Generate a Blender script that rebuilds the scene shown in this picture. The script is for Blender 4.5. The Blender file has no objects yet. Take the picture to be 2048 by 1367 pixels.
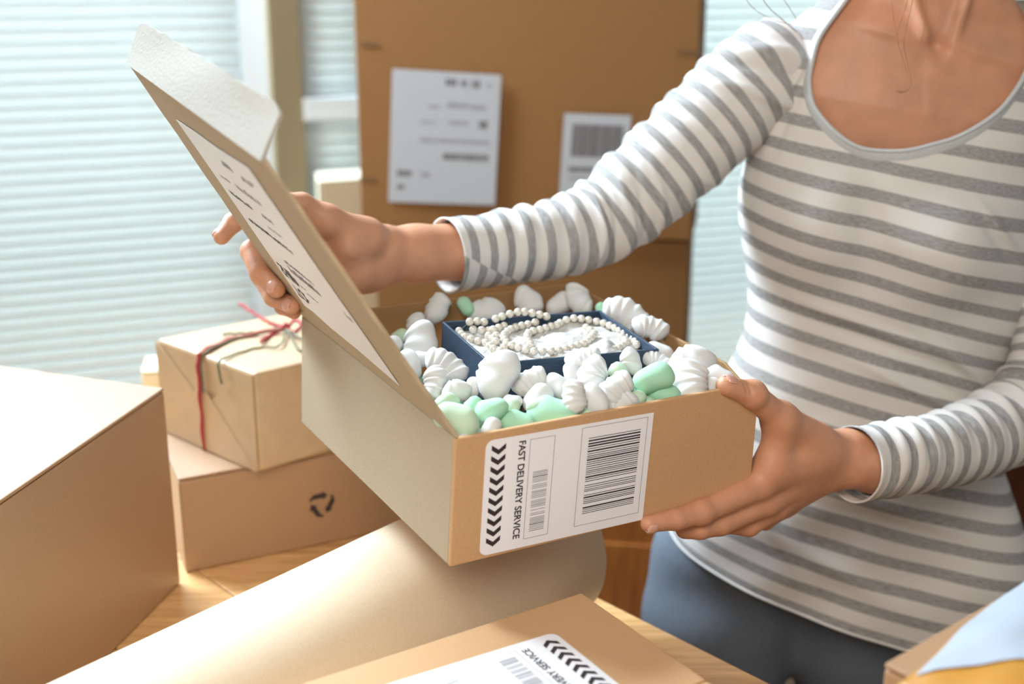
import bpy, math, random
import numpy as np
from mathutils import Vector

scene = bpy.context.scene
random.seed(4)
rng = np.random.default_rng(7)

# ------------------------------------------------------------ camera
F = 2525.0
PITCH = math.radians(17.3)
C = np.array([0, 0, 1.40])
RX = np.array([1., 0, 0]); UP = np.array([0, math.sin(PITCH), math.cos(PITCH)]); FW = np.array([0, math.cos(PITCH), -math.sin(PITCH)])
cam_d = bpy.data.cameras.new('camera'); cam = bpy.data.objects.new('camera', cam_d)
scene.collection.objects.link(cam); scene.camera = cam
cam.location = C; cam.rotation_euler = (math.radians(90) - PITCH, 0, 0)
cam_d.sensor_width = 36; cam_d.lens = F / 2048 * 36
cam_d.clip_start = 0.02
cam_d.dof.use_dof = True; cam_d.dof.focus_distance = 1.05; cam_d.dof.aperture_fstop = 3.5

# ------------------------------------------------------------ light
W = bpy.data.worlds.new('world'); scene.world = W; W.use_nodes = True
bg = W.node_tree.nodes['Background']
bg.inputs[0].default_value = (0.86, 0.94, 0.96, 1); bg.inputs[1].default_value = 0.27


def area(name, loc, target, size, power, color, sy=None):
    d = bpy.data.lights.new(name, 'AREA'); d.energy = power; d.color = color
    d.size = size
    if sy: d.shape = 'RECTANGLE'; d.size_y = sy
    o = bpy.data.objects.new(name, d); scene.collection.objects.link(o); o.location = loc
    o.rotation_euler = (Vector(target) - Vector(loc)).to_track_quat('-Z', 'Y').to_euler()
    return o


area('window_daylight', (-1.1, 2.05, 2.25), (-0.25, 1.1, 0.9), 1.0, 150, (0.72, 0.87, 1.0), 0.6)
area('outside_daylight', (0.3, 4.6, 2.0), (0.0, 2.4, 1.0), 4.5, 410, (0.95, 0.98, 0.98), 2.5)
area('front_fill_light', (-0.22, -0.35, 2.1), (0.12, 1.1, 0.95), 0.8, 22, (1.0, 0.89, 0.77))  # added warm fill from the camera side, stands for no actual lamp
sun_d = bpy.data.lights.new('sun', 'SUN'); sun_d.energy = 0.6; sun_d.angle = math.radians(3); sun_d.color = (1.0, 0.95, 0.86)
sun = bpy.data.objects.new('sun', sun_d); scene.collection.objects.link(sun)
sun.rotation_euler = Vector((0.55, -0.62, -0.56)).to_track_quat('-Z', 'Y').to_euler()
vs = scene.view_settings
vs.view_transform = 'Standard'; vs.look = 'None'; vs.gamma = 1.0; vs.use_curve_mapping = False; vs.exposure = 0.0


# ------------------------------------------------------------ geometry helpers
def A(*v): return np.array(v, float)
def ray(x, y): return FW + RX * (x - 1024) / F - UP * (y - 683.5) / F
def atY(x, y, g):
    d = ray(x, y); return C + d * g / d[1]
def onz(x, y, h):
    d = ray(x, y); return C + d * (h - C[2]) / d[2]
def onplane(x, y, o, n):
    d = ray(x, y); return C + d * (np.dot(o - C, n) / np.dot(d, n))
def nrm(v):
    v = np.asarray(v, float); return v / np.linalg.norm(v)
def rotv(r):
    th = np.linalg.norm(r); k = r / th; K = np.array([[0, -k[2], k[1]], [k[2], 0, -k[0]], [-k[1], k[0], 0]])
    return np.eye(3) + math.sin(th) * K + (1 - math.cos(th)) * K @ K
def proj(p):
    q = np.asarray(p) - C; z = q @ FW
    return np.stack([1024 + F * (q @ RX) / z, 683.5 - F * (q @ UP) / z], -1)


def link(o, parent=None):
    scene.collection.objects.link(o)
    if parent is not None: o.parent = parent
    return o


def props(o, label=None, cat=None, group=None, kind=None):
    if label: o['label'] = label
    if cat: o['category'] = cat
    if group: o['group'] = group
    if kind: o['kind'] = kind
    return o


def empty(name, label, cat, group=None):
    o = bpy.data.objects.new(name, None); link(o)
    return props(o, label, cat, group)


def mesh(name, V, Fc, mats, parent=None, smooth=False, fm=None):
    me = bpy.data.meshes.new(name)
    me.from_pydata([tuple(map(float, v)) for v in V], [], [tuple(int(i) for i in f) for f in Fc])
    if not isinstance(mats, (list, tuple)): mats = [mats]
    for m in mats: me.materials.append(m)
    if fm is not None: me.polygons.foreach_set('material_index', np.array(fm, dtype=np.int32))
    if smooth: me.polygons.foreach_set('use_smooth', np.ones(len(me.polygons), dtype=bool))
    me.update()
    return link(bpy.data.objects.new(name, me), parent)


class MB:
    def __init__(s): s.v = []; s.f = []; s.m = []
    def add(s, V, Fc, m=0):
        n = len(s.v); s.v += [tuple(v) for v in V]; s.f += [tuple(i + n for i in f) for f in Fc]; s.m += [m] * len(Fc)
        return s
    def hexa(s, b, t, m=0):  # 4 bottom, 4 top points (same order)
        return s.add(list(b) + list(t), [(3, 2, 1, 0), (4, 5, 6, 7), (0, 1, 5, 4), (1, 2, 6, 5), (2, 3, 7, 6), (3, 0, 4, 7)], m)
    def box(s, o, ex, ey, ez, m=0):
        o = np.asarray(o, float); b = [o, o + ex, o + ex + ey, o + ey]
        return s.hexa(b, [p + ez for p in b], m)
    def prism(s, pts, n, m=0):
        k = len(pts); P = [np.asarray(p, float) for p in pts]; Q = [p + n for p in P]
        return s.add(P + Q, [tuple(range(k))[::-1], tuple(range(k, 2 * k))] + [(i, (i + 1) % k, k + (i + 1) % k, k + i) for i in range(k)], m)
    def tube(s, pts, r, seg=8, m=0, closed=False):
        pts = [np.asarray(p, float) for p in pts]; n = len(pts); rr = r if hasattr(r, '__len__') else [r] * n
        T = [nrm(pts[min(i + 1, n - 1)] - pts[max(i - 1, 0)]) for i in range(n)]
        a = nrm(np.cross(T[0], A(0.3, 0.2, 1))); V = []; Fc = []
        for i in range(n):
            a = nrm(a - T[i] * (a @ T[i])); b = np.cross(T[i], a)
            for j in range(seg):
                w = 2 * math.pi * j / seg; V.append(pts[i] + rr[i] * (a * math.cos(w) + b * math.sin(w)))
        for i in range(n - 1):
            for j in range(seg):
                Fc.append((i * seg + j, i * seg + (j + 1) % seg, (i + 1) * seg + (j + 1) % seg, (i + 1) * seg + j))
        Fc.append(tuple(range(seg))[::-1]); Fc.append(tuple(range((n - 1) * seg, n * seg)))
        return s.add(V, Fc, m)
    def build(s, name, mats, parent=None, smooth=False, bevel=0, label=None):
        o = mesh(name, s.v, s.f, mats, parent, smooth, s.m)
        if bevel:
            b = o.modifiers.new('bevel', 'BEVEL'); b.width = bevel; b.segments = 2; b.limit_method = 'ANGLE'
            b.harden_normals = False
        if label: o['label'] = label
        return o


def catmull(pts, n):
    pts = np.asarray(pts, float); k = len(pts)
    t = np.linspace(0, k - 1, n); i = np.clip(t.astype(int), 0, k - 2); u = (t - i)[:, None]
    g = lambda j: pts[np.clip(j, 0, k - 1)]
    p0 = np.where((i == 0)[:, None], 2 * pts[0] - pts[1], g(i - 1)); p3 = np.where((i == k - 2)[:, None], 2 * pts[-1] - pts[-2], g(i + 2))
    p1, p2 = g(i), g(i + 1)
    return 0.5 * (2 * p1 + (p2 - p0) * u + (2 * p0 - 5 * p1 + 4 * p2 - p3) * u ** 2 + (3 * p1 - p0 - 3 * p2 + p3) * u ** 3)


# signed-distance modelling with a surface-nets mesher
class SDF:
    def __init__(s, lo, hi, h):
        s.lo = A(*lo); s.h = h; s.n = np.ceil((A(*hi) - s.lo) / h).astype(int) + 1
        s.V = np.full(s.n, 0.05)
    def _sub(s, lo, hi):
        a = np.clip(np.floor((lo - s.lo) / s.h).astype(int), 0, s.n); b = np.clip(np.ceil((hi - s.lo) / s.h).astype(int) + 1, 0, s.n)
        sl = tuple(slice(a[i], b[i]) for i in range(3))
        ax = [s.lo[i] + s.h * np.arange(a[i], b[i]) for i in range(3)]
        P = np.stack(np.meshgrid(*ax, indexing='ij'), -1)
        return sl, P
    def cone(s, a, b, r1, r2, k=0.004, flat=None, fs=1.0, sub=False):
        a = np.asarray(a, float); b = np.asarray(b, float); r = max(r1, r2) + abs(k) + 2 * s.h
        sl, P = s._sub(np.minimum(a, b) - r, np.maximum(a, b) + r)
        if P.size == 0: return
        ab = b - a; L2 = ab @ ab + 1e-12; q = P - a
        t = np.clip(q @ ab / L2, 0, 1); d = q - t[..., None] * ab
        if flat is not None:
            c = d @ flat; dd = np.sqrt(np.maximum((d * d).sum(-1) - c * c, 0) + (c / fs) ** 2)
        else: dd = np.sqrt((d * d).sum(-1))
        dist = dd - (r1 + (r2 - r1) * t)
        old = s.V[sl]
        if sub:
            x = -dist; hh = np.clip(0.5 + 0.5 * (x - old) / k, 0, 1); s.V[sl] = old + (x - old) * hh + k * hh * (1 - hh)
        else:
            hh = np.clip(0.5 + 0.5 * (old - dist) / k, 0, 1); s.V[sl] = old + (dist - old) * hh - k * hh * (1 - hh)
    def ball(s, c, r, k=0.004, flat=None, fs=1.0, sub=False): s.cone(c, np.asarray(c) + 1e-6, r, r, k, flat, fs, sub)
    def mesh(s):
        V = s.V; S = V < 0; n = s.n
        cn = n - 1; acc = np.zeros(tuple(cn) + (3,)); cnt = np.zeros(tuple(cn))
        offs = [(i, j, k) for i in (0, 1) for j in (0, 1) for k in (0, 1)]
        def cs(o): return tuple(slice(o[i], o[i] + cn[i]) for i in range(3))
        for a in offs:
            for d in range(3):
                if a[d] == 0:
                    b = list(a); b[d] = 1
                    va, vb = V[cs(a)], V[cs(b)]; m = (va < 0) != (vb < 0)
                    t = np.where(m, va / np.where(m, va - vb, 1), 0)
                    for e in range(3): acc[..., e] += np.where(m, a[e] + (t if e == d else 0), 0)
                    cnt += m
        idx = np.full(tuple(cn), -1); act = cnt > 0; idx[act] = np.arange(act.sum())
        base = np.stack(np.nonzero(act), -1)
        verts = s.lo + s.h * (base + acc[act] / cnt[act][:, None])
        quads = []
        for d in range(3):
            e1, e2 = (d + 1) % 3, (d + 2) % 3
            sa = [slice(1, n[i] - 1) for i in range(3)]; sb = list(sa); sa[d] = slice(0, n[d] - 1); sb[d] = slice(1, n[d])
            m1 = S[tuple(sa)]; m2 = S[tuple(sb)]
            I = np.stack(np.nonzero(m1 != m2), -1); flip = m1[tuple(I.T)]
            off = A(1, 1, 1).astype(int); off[d] = 0; I = I + off
            def c(o1, o2):
                J = I.copy(); J[:, e1] -= o1; J[:, e2] -= o2; return idx[tuple(J.T)]
            Q = np.stack([c(1, 1), c(0, 1), c(0, 0), c(1, 0)], -1)
            Q[~flip] = Q[~flip][:, ::-1]
            quads.append(Q)
        return verts, np.concatenate(quads)


def raw_mesh(name, V, Q, mats, parent=None, smooth=True):
    me = bpy.data.meshes.new(name)
    me.vertices.add(len(V)); me.vertices.foreach_set('co', np.asarray(V, dtype=np.float32).ravel())
    Q = np.asarray(Q, dtype=np.int32); me.loops.add(Q.size); me.loops.foreach_set('vertex_index', Q.ravel())
    me.polygons.add(len(Q)); me.polygons.foreach_set('loop_start', np.arange(0, Q.size, 4, dtype=np.int32))
    me.polygons.foreach_set('loop_total', np.full(len(Q), 4, dtype=np.int32))
    me.update(calc_edges=True)
    for m in (mats if isinstance(mats, (list, tuple)) else [mats]): me.materials.append(m)
    if smooth: me.polygons.foreach_set('use_smooth', np.ones(len(Q), dtype=bool))
    me.validate()
    return link(bpy.data.objects.new(name, me), parent)


def relax(V, Q, it=2, w=0.5):
    E = np.concatenate([Q[:, [0, 1]], Q[:, [1, 2]], Q[:, [2, 3]], Q[:, [3, 0]]])
    for _ in range(it):
        s = np.zeros_like(V); c = np.zeros(len(V))
        for a, b in ((0, 1), (1, 0)):
            for e in range(3): s[:, e] += np.bincount(E[:, a], V[E[:, b], e], len(V))
            c += np.bincount(E[:, a], minlength=len(V))
        V = V * (1 - w) + w * s / np.maximum(c, 1)[:, None]
    return V


# ------------------------------------------------------------ materials
def mat(name, color, rough=0.7, noise=0.0, nscale=300, bump=0.0, bscale=900, spec=0.4, sss=0.0, trans=0.0, coat=0.0, stretch=None, color2=None, coat_r=None):
    m = bpy.data.materials.new(name); m.use_nodes = True; nt = m.node_tree; b = nt.nodes['Principled BSDF']
    b.inputs['Base Color'].default_value = (*color, 1); b.inputs['Roughness'].default_value = rough
    b.inputs['Specular IOR Level'].default_value = spec
    if coat: b.inputs['Coat Weight'].default_value = coat; b.inputs['Coat Roughness'].default_value = 0.15 if coat_r is None else coat_r
    if sss:
        b.inputs['Subsurface Weight'].default_value = sss; b.inputs['Subsurface Radius'].default_value = (1.0, 0.35, 0.2); b.inputs['Subsurface Scale'].default_value = 0.006
    if noise or bump:
        tc = nt.nodes.new('ShaderNodeTexCoord'); src = tc.outputs['Object']
        if stretch:
            mp = nt.nodes.new('ShaderNodeMapping'); mp.inputs['Scale'].default_value = stretch; mp.inputs['Rotation'].default_value = (0, 0, 0.83)
            nt.links.new(src, mp.inputs[0]); src = mp.outputs[0]
    if noise:
        n = nt.nodes.new('ShaderNodeTexNoise'); n.inputs['Scale'].default_value = nscale; n.inputs['Detail'].default_value = 4; nt.links.new(src, n.inputs['Vector'])
        r = nt.nodes.new('ShaderNodeValToRGB'); r.color_ramp.elements[0].position = 0.3; r.color_ramp.elements[1].position = 0.7
        c2 = color2 or tuple(c * (1 - noise) for c in color)
        r.color_ramp.elements[0].color = (*c2, 1); r.color_ramp.elements[1].color = (*tuple(min(1, c * (1 + noise * 0.5)) for c in color), 1)
        nt.links.new(n.outputs['Fac'], r.inputs[0]); nt.links.new(r.outputs[0], b.inputs['Base Color'])
    if bump:
        n2 = nt.nodes.new('ShaderNodeTexNoise'); n2.inputs['Scale'].default_value = bscale; n2.inputs['Detail'].default_value = 3; nt.links.new(src, n2.inputs['Vector'])
        bp = nt.nodes.new('ShaderNodeBump'); bp.inputs['Strength'].default_value = bump; bp.inputs['Distance'].default_value = 0.001
        nt.links.new(n2.outputs['Fac'], bp.inputs['Height']); nt.links.new(bp.outputs[0], b.inputs['Normal'])
    if trans:
        tr = nt.nodes.new('ShaderNodeBsdfTranslucent'); tr.inputs[0].default_value = (*color, 1)
        mx = nt.nodes.new('ShaderNodeMixShader'); mx.inputs[0].default_value = trans
        nt.links.new(b.outputs[0], mx.inputs[1]); nt.links.new(tr.outputs[0], mx.inputs[2]); nt.links.new(mx.outputs[0], nt.nodes['Material Output'].inputs[0])
    return m


KRAFT = mat('kraft_board', (0.61, 0.365, 0.185), 0.75, 0.10, 900, 0.25, 1400)
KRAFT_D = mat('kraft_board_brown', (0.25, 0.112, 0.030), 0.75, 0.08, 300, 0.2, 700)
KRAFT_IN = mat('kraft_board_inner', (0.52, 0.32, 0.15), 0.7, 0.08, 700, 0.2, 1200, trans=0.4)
KRAFT_P = mat('kraft_board_pale', (0.37, 0.215, 0.11), 0.5, 0.08, 600, 0.1, 900, spec=0.8, coat=0.5, coat_r=0.3)
PALE = mat('pale_board', (0.78, 0.72, 0.55), 0.7, 0.05, 400)
PAPER_K = mat('wrapping_paper', (0.52, 0.36, 0.205), 0.45, 0.06, 60, 0.10, 60, spec=0.8, coat=0.4, coat_r=0.3)
PAPER_R = mat('roll_paper', (0.76, 0.64, 0.47), 0.5, 0.05, 500, 0.25, 60, spec=0.6)
EDGE = mat('board_edge', (0.55, 0.40, 0.24), 0.9, 0.25, 1500)
WHITE_P = mat('label_paper', (0.90, 0.91, 0.96), 0.45, spec=0.5)
BLUE_P = mat('blue_label_paper', (0.38, 0.43, 0.50), 0.4)
INK = mat('ink', (0.035, 0.025, 0.03), 0.6)
INK_G = mat('grey_ink', (0.22, 0.21, 0.23), 0.6)
NAVY = mat('navy_card', (0.030, 0.056, 0.098), 0.5, 0.35, 500, 0.5, 500, stretch=(0.2, 1, 4))
FOAM = mat('white_foam', (0.74, 0.75, 0.745), 0.65, 0.02, 90, 0.35, 260, sss=0.25)
FOAM_G = mat('green_foam', (0.42, 0.74, 0.53), 0.6, 0.10, 120, 0.35, 300, sss=0.25)
FOAM_P = mat('pale_green_foam', (0.58, 0.77, 0.58), 0.6, 0.06, 120, 0.35, 300, sss=0.25)
COTTON = mat('cotton', (0.60, 0.59, 0.56), 0.95, 0.05, 200, 0.6, 900)
PEARL = mat('pearl', (0.66, 0.62, 0.54), 0.24, spec=0.8, coat=1.0)
SKIN = mat('skin', (0.62, 0.305, 0.18), 0.48, 0.10, 45, 0.30, 500, spec=0.45, sss=0.12)
NAIL = mat('fingernail', (0.66, 0.36, 0.28), 0.25, spec=0.5, coat=0.3)
HAIR = mat('hair', (0.34, 0.17, 0.07), 0.5, 0.3, 300)
JEAN = mat('grey_blue_denim', (0.145, 0.175, 0.215), 0.85, 0.2, 500, 0.4, 900)
WOOD = mat('table_wood', (0.68, 0.42, 0.19), 0.32, 0.30, 9, 0.05, 60, stretch=(1.2, 14, 14), color2=(0.52, 0.28, 0.10), spec=0.6)
CAB = mat('orange_wood', (0.46, 0.165, 0.035), 0.4, 0.25, 9, stretch=(14, 14, 1), color2=(0.33, 0.10, 0.02))
DARKW = mat('dark_wood', (0.085, 0.022, 0.008), 0.35, 0.3, 9, stretch=(12, 12, 1))
WALLM = mat('tan_wall', (0.30, 0.24, 0.14), 0.8)
FRAME = mat('white_frame', (0.80, 0.88, 0.93), 0.4)
SLAT = mat('blind_slat', (0.82, 0.865, 0.875), 0.45, trans=0.38)
FLOORM = mat('floor_wood', (0.36, 0.22, 0.12), 0.45, 0.2, 8, stretch=(1, 12, 12))
LEAF = mat('leaves', (0.17, 0.32, 0.10), 0.8, 0.4, 6)
TRUNK = mat('bark', (0.15, 0.10, 0.06), 0.9)
TWINE_R = mat('red_twine', (0.42, 0.05, 0.055), 0.8, 0.3, 900)
TWINE_G = mat('green_twine', (0.20, 0.20, 0.12), 0.8, 0.3, 900)
YELLOW = mat('yellow_paper', (0.46, 0.215, 0.03), 0.45, 0.12, 40, 0.5, 60)
BIND = mat('shirt_binding', (0.60, 0.63, 0.64), 0.9, 0.08, 400, 0.4, 1500)


def stripe_mat(name, period):
    m = bpy.data.materials.new(name); m.use_nodes = True; nt = m.node_tree; b = nt.nodes['Principled BSDF']; N = nt.nodes.new; Lk = nt.links.new
    b.inputs['Roughness'].default_value = 0.92; b.inputs['Specular IOR Level'].default_value = 0.15
    at = N('ShaderNodeAttribute'); at.attribute_name = 'cloth'
    sp = N('ShaderNodeSeparateXYZ'); Lk(at.outputs['Vector'], sp.inputs[0])
    dv = N('ShaderNodeMath'); dv.operation = 'DIVIDE'; dv.inputs[1].default_value = period; Lk(sp.outputs['Y'], dv.inputs[0])
    fr = N('ShaderNodeMath'); fr.operation = 'FRACT'; Lk(dv.outputs[0], fr.inputs[0])
    rp = N('ShaderNodeValToRGB'); e = rp.color_ramp.elements
    e[0].position = 0.0; e[0].color = (1, 1, 1, 1); e[1].position = 0.03; e[1].color = (0, 0, 0, 1)
    for p, c in ((0.43, 0), (0.46, 1)):
        q = e.new(p); q.color = (c, c, c, 1)
    Lk(fr.outputs[0], rp.inputs[0])
    # heathered grey yarn: noise stretched along the knit rows
    mp = N('ShaderNodeMapping'); mp.inputs['Scale'].default_value = (90, 900, 1); Lk(at.outputs['Vector'], mp.inputs[0])
    n = N('ShaderNodeTexNoise'); n.inputs['Scale'].default_value = 1.0; n.inputs['Detail'].default_value = 3; Lk(mp.outputs[0], n.inputs['Vector'])
    hr = N('ShaderNodeValToRGB'); hr.color_ramp.elements[0].position = 0.3; hr.color_ramp.elements[1].position = 0.7
    hr.color_ramp.elements[0].color = (0.25, 0.245, 0.24, 1); hr.color_ramp.elements[1].color = (0.46, 0.455, 0.445, 1); Lk(n.outputs['Fac'], hr.inputs[0])
    mx = N('ShaderNodeMix'); mx.data_type = 'RGBA'; Lk(rp.outputs[0], mx.inputs[0]); Lk(hr.outputs[0], mx.inputs[6]); mx.inputs[7].default_value = (0.73, 0.705, 0.675, 1)
    Lk(mx.outputs[2], b.inputs['Base Color'])
    n2 = N('ShaderNodeTexNoise'); n2.inputs['Scale'].default_value = 1.0
    mp2 = N('ShaderNodeMapping'); mp2.inputs['Scale'].default_value = (1500, 600, 1); Lk(at.outputs['Vector'], mp2.inputs[0]); Lk(mp2.outputs[0], n2.inputs['Vector'])
    bp = N('ShaderNodeBump'); bp.inputs['Strength'].default_value = 0.35; bp.inputs['Distance'].default_value = 0.001; Lk(n2.outputs['Fac'], bp.inputs['Height']); Lk(bp.outputs[0], b.inputs['Normal'])
    return m


SHIRT = stripe_mat('striped_jersey', 0.0285)
SLEEVE = stripe_mat('striped_jersey_sleeve', 0.0245)


def set_cloth(o, uv):
    a = o.data.attributes.new('cloth', 'FLOAT_VECTOR', 'POINT')
    arr = np.zeros((len(uv), 3), dtype=np.float32); arr[:, :2] = uv
    a.data.foreach_set('vector', arr.ravel())


# ------------------------------------------------------------ the room
wd = nrm(A(math.cos(math.radians(20)), math.sin(math.radians(20)), 0)); wn = A(wd[1], -wd[0], 0)  # wn points into the room
W0 = A(-0.93, 2.25, 0)
def wall(s, z, d=0.0): return W0 + wd * s + wn * d + A(0, 0, z)

def wallbox(mb, s0, s1, z0, z1, d0, d1, m=0):
    return mb.box(wall(s0, z0, d0), wd * (s1 - s0), wn * (d1 - d0), A(0, 0, z1 - z0), m)

def s_of(px, py=300, d=0.0):  # wall coordinate of a pixel column
    p = onplane(px, py, W0 + wn * d, wn); return (p - W0) @ wd

sP0, sP1 = s_of(547), s_of(606)
Zs, Zt = 0.30, 2.05
props(MB().box(A(-5, -3, -0.05), A(9, 0, 0), A(0, 9, 0), A(0, 0, 0.05)).build('floor', FLOORM), kind='structure')
w = MB()
wallbox(w, -3.0, 4.2, 0, Zs, -0.12, 0.0); wallbox(w, -3.0, 4.2, Zt, 2.6, -0.12, 0.0)
wallbox(w, sP0, sP1, Zs, Zt, -0.12, 0.03); wallbox(w, -3.0, -1.2, Zs, Zt, -0.12, 0); wallbox(w, 3.0, 4.2, Zs, Zt, -0.12, 0)
props(w.build('wall_back', WALLM), kind='structure')
GLASS = bpy.data.materials.new('window_glass'); GLASS.use_nodes = True
_n = GLASS.node_tree; _b = _n.nodes['Principled BSDF']; _b.inputs['Base Color'].default_value = (0.9, 0.97, 0.97, 1); _b.inputs['Roughness'].default_value = 0.02
_t = _n.nodes.new('ShaderNodeBsdfTransparent'); _t.inputs[0].default_value = (0.93, 0.98, 0.98, 1); _m = _n.nodes.new('ShaderNodeMixShader'); _m.inputs[0].default_value = 0.08
_n.links.new(_t.outputs[0], _m.inputs[1]); _n.links.new(_b.outputs[0], _m.inputs[2]); _n.links.new(_m.outputs[0], _n.nodes['Material Output'].inputs[0])
sF0 = s_of(497)
for nm, (a, b, bars) in {'window_1': (-1.2, sP0, [(sF0, sP0)]), 'window_2': (sP1, 3.0, [(s_of(735), s_of(735) + 0.05), (2.1, 2.16)])}.items():
    win = bpy.data.objects.new(nm, None); link(win); props(win, kind='structure')
    fr = MB()
    wallbox(fr, a, b, Zs, Zs + 0.05, -0.10, -0.05); wallbox(fr, a, b, Zt - 0.05, Zt, -0.10, -0.05); wallbox(fr, a, a + 0.05, Zs, Zt, -0.10, -0.05)
    for s0, s1 in bars: wallbox(fr, s0, s1, Zs, Zt, -0.10, -0.015 if nm == 'window_1' else -0.05)
    if nm == 'window_2':
        zb = onplane(660, 213, W0, wn)[2]; wallbox(fr, a, s_of(735), zb - 0.02, zb + 0.02, -0.10, 0.035)
    fr.build('window_frame', FRAME, win)
    wallbox(MB(), a, b, Zs, Zt, -0.085, -0.08).build('pane', GLASS, win)
# venetian blinds: every slat a part
def blind(name, s0, s1, label):
    e = empty(name, label, 'blind', 'venetian blinds')
    tilt = math.radians(67); hw = 0.0125; pitch = 0.0225
    z = Zs + 0.03; me = None; i = 0
    while z < Zt - 0.02:
        if me is None:
            prof = [(-hw + 2 * hw * k / 4, 0.0018 * (1 - (k / 2 - 1) ** 2)) for k in range(5)]
            P = [(c * math.cos(tilt) - q * math.sin(tilt), c * math.sin(tilt) + q * math.cos(tilt)) for c, q in prof]
            V = []; Fc = []
            for s in (s0, s1):
                for d, zz in P: V.append(wall(s, zz, d - 0.022) - wall(s0, 0, -0.022))
            V2 = [v + wn * 0.0003 + A(0, 0, 0.0003) for v in V]; nV = 5
            Fc = [(k, k + 1, k + 6, k + 5) for k in range(4)] + [(10 + k + 5, 10 + k + 6, 10 + k + 1, 10 + k) for k in range(4)] + [(0, 5, 15, 10), (4, 14, 19, 9)]
            o = mesh('slat', V + V2, Fc, SLAT, e, True); me = o.data
        else:
            o = bpy.data.objects.new('slat', me); link(o, e)
        o.location = wall(s0, z, -0.022); z += pitch; i += 1
    wallbox(MB(), s0, s1, Zt - 0.04, Zt, -0.045, 0.0).build('head_rail', FRAME, e)
    wallbox(MB(), s0, s1, Zs + 0.005, Zs + 0.02, -0.035, -0.01).build('bottom_rail', FRAME, e)
    n = 4 if s1 - s0 > 1.5 else 2
    for k in range(n):
        s = s0 + (s1 - s0) * (k + 0.5) / n
        MB().tube([wall(s, Zs, -0.008), wall(s, Zt, -0.008)], 0.0007, 5).build('ladder_cord', FRAME, e)
blind('venetian_blind', -1.18, sF0 + 0.0, 'pale horizontal slat blind over the large window at the left')
blind('venetian_blind', sP1 + 0.004, 2.95, 'pale horizontal slat blind behind the brown cartons and the woman')

# trees outside
for i, (x, y, z, r) in enumerate([(-2.6, 7.5, 1.9, 1.0), (-1.0, 10.6, 2.2, 1.1)]):
    t = empty('garden_tree', ['blurred green tree outside the left blind, at the frame edge', 'blurred green tree outside, behind the upper right of the left blind'][i], 'tree', 'trees outside the window')
    mb = MB()
    for k in range(420):
        u = nrm(rng.normal(size=3)) * r * rng.uniform(0.3, 1) ** 0.5; c = A(x, y, z) + u
        a = nrm(rng.normal(size=3)) * 0.14; b = nrm(np.cross(a, rng.normal(size=3))) * 0.09
        mb.add([c - a, c - b, c + a, c + b], [(0, 1, 2, 3)])
    props(mb.build('foliage', LEAF, t), kind='stuff')
    MB().tube([A(x, y, -0.0), A(x, y, z)], [0.12, 0.06], 10).build('trunk', TRUNK, t)

# ------------------------------------------------------------ work table
eT = nrm(A(0.154, -0.168, 0)); nT = A(eT[1], -eT[0], 0)
if nT @ A(-1, -1, 0) < 0: nT = -nT
E0 = A(0.087, 1.19, 0)
tb = empty('work_table', 'light wooden work table under the parcels and the paper roll', 'table')
t0, t1, dep = -0.90, 1.15, 1.12
npl = 8
for i in range(npl):
    a = dep * i / npl; b = dep * (i + 1) / npl
    MB().box(E0 + eT * t0 + nT * (a + 0.0006) + A(0, 0, 0.722), eT * (t1 - t0), nT * (b - a - 0.0012), A(0, 0, 0.028)).build('board', WOOD, tb, bevel=0.0015)
MB().box(E0 + eT * (t0 + 0.06) + nT * 0.06 + A(0, 0, 0.64), eT * (t1 - t0 - 0.12), nT * (dep - 0.12), A(0, 0, 0.082)).build('apron', WOOD, tb)
for (u, v) in ((0.08, 0.08), (t1 - t0 - 0.14, 0.08), (0.08, dep - 0.14), (t1 - t0 - 0.14, dep - 0.14)):
    MB().box(E0 + eT * (t0 + u) + nT * v, eT * 0.06, nT * 0.06, A(0, 0, 0.66)).build('leg', WOOD, tb, bevel=0.003)

# ------------------------------------------------------------ carton helper
def solid_carton(name, T, u, v, h, m, label, cat='box', group=None, tape=None, gap=True, flapdir='u'):
    """closed carton with its top corner at T, edges u and v, height h: body, four walls folded from board, two top flaps"""
    e = empty(name, label, cat, group)
    T = np.asarray(T, float); dn = A(0, 0, -1) * h
    c0 = T - A(0, 0, 0.003)
    MB().box(c0 + dn + A(0, 0, 0.003), u, v, A(0, 0, h - 0.004)).build('body', m, e, bevel=0.0025)
    a, b = (u, v) if flapdir == 'u' else (v, u)
    nb = nrm(b)
    half = b * 0.5
    MB().box(T - A(0, 0, 0.0035), a, half - nb * 0.0008, A(0, 0, 0.0035)).build('top_flap', m, e, bevel=0.0015)
    MB().box(T + half + nb * 0.0008 - A(0, 0, 0.0035), a, half - nb * 0.0008, A(0, 0, 0.0035)).build('top_flap', m, e, bevel=0.0015)
    return e


# big carton, left
ztb = 0.972
Tb = onz(328, 775, ztb); ub = nrm(onz(0, 1000, ztb) - Tb) * 0.46; vb = nrm(onz(0, 730, ztb) - Tb) * 0.50
solid_carton('large_carton', Tb, ub, vb, ztb - 0.7505, KRAFT_P, 'large plain carton at the left edge with a bright pale top')

# kraft box with the recycling mark
zk = 0.862
Kb = onz(363, 1150, 0.75); Kt = A(Kb[0] + 0.004, Kb[1] + 0.004, zk)
_k = onz(371, 957, zk); uk = nrm(onz(661, 905, zk) - _k) * 0.36; vk = nrm(onz(334, 873, zk) - _k) * 0.30
kb = solid_carton('kraft_box', Kt, uk, vk, zk - 0.7505, KRAFT_P, 'kraft box with a black recycling mark under the wrapped parcel', flapdir='v')
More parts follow.
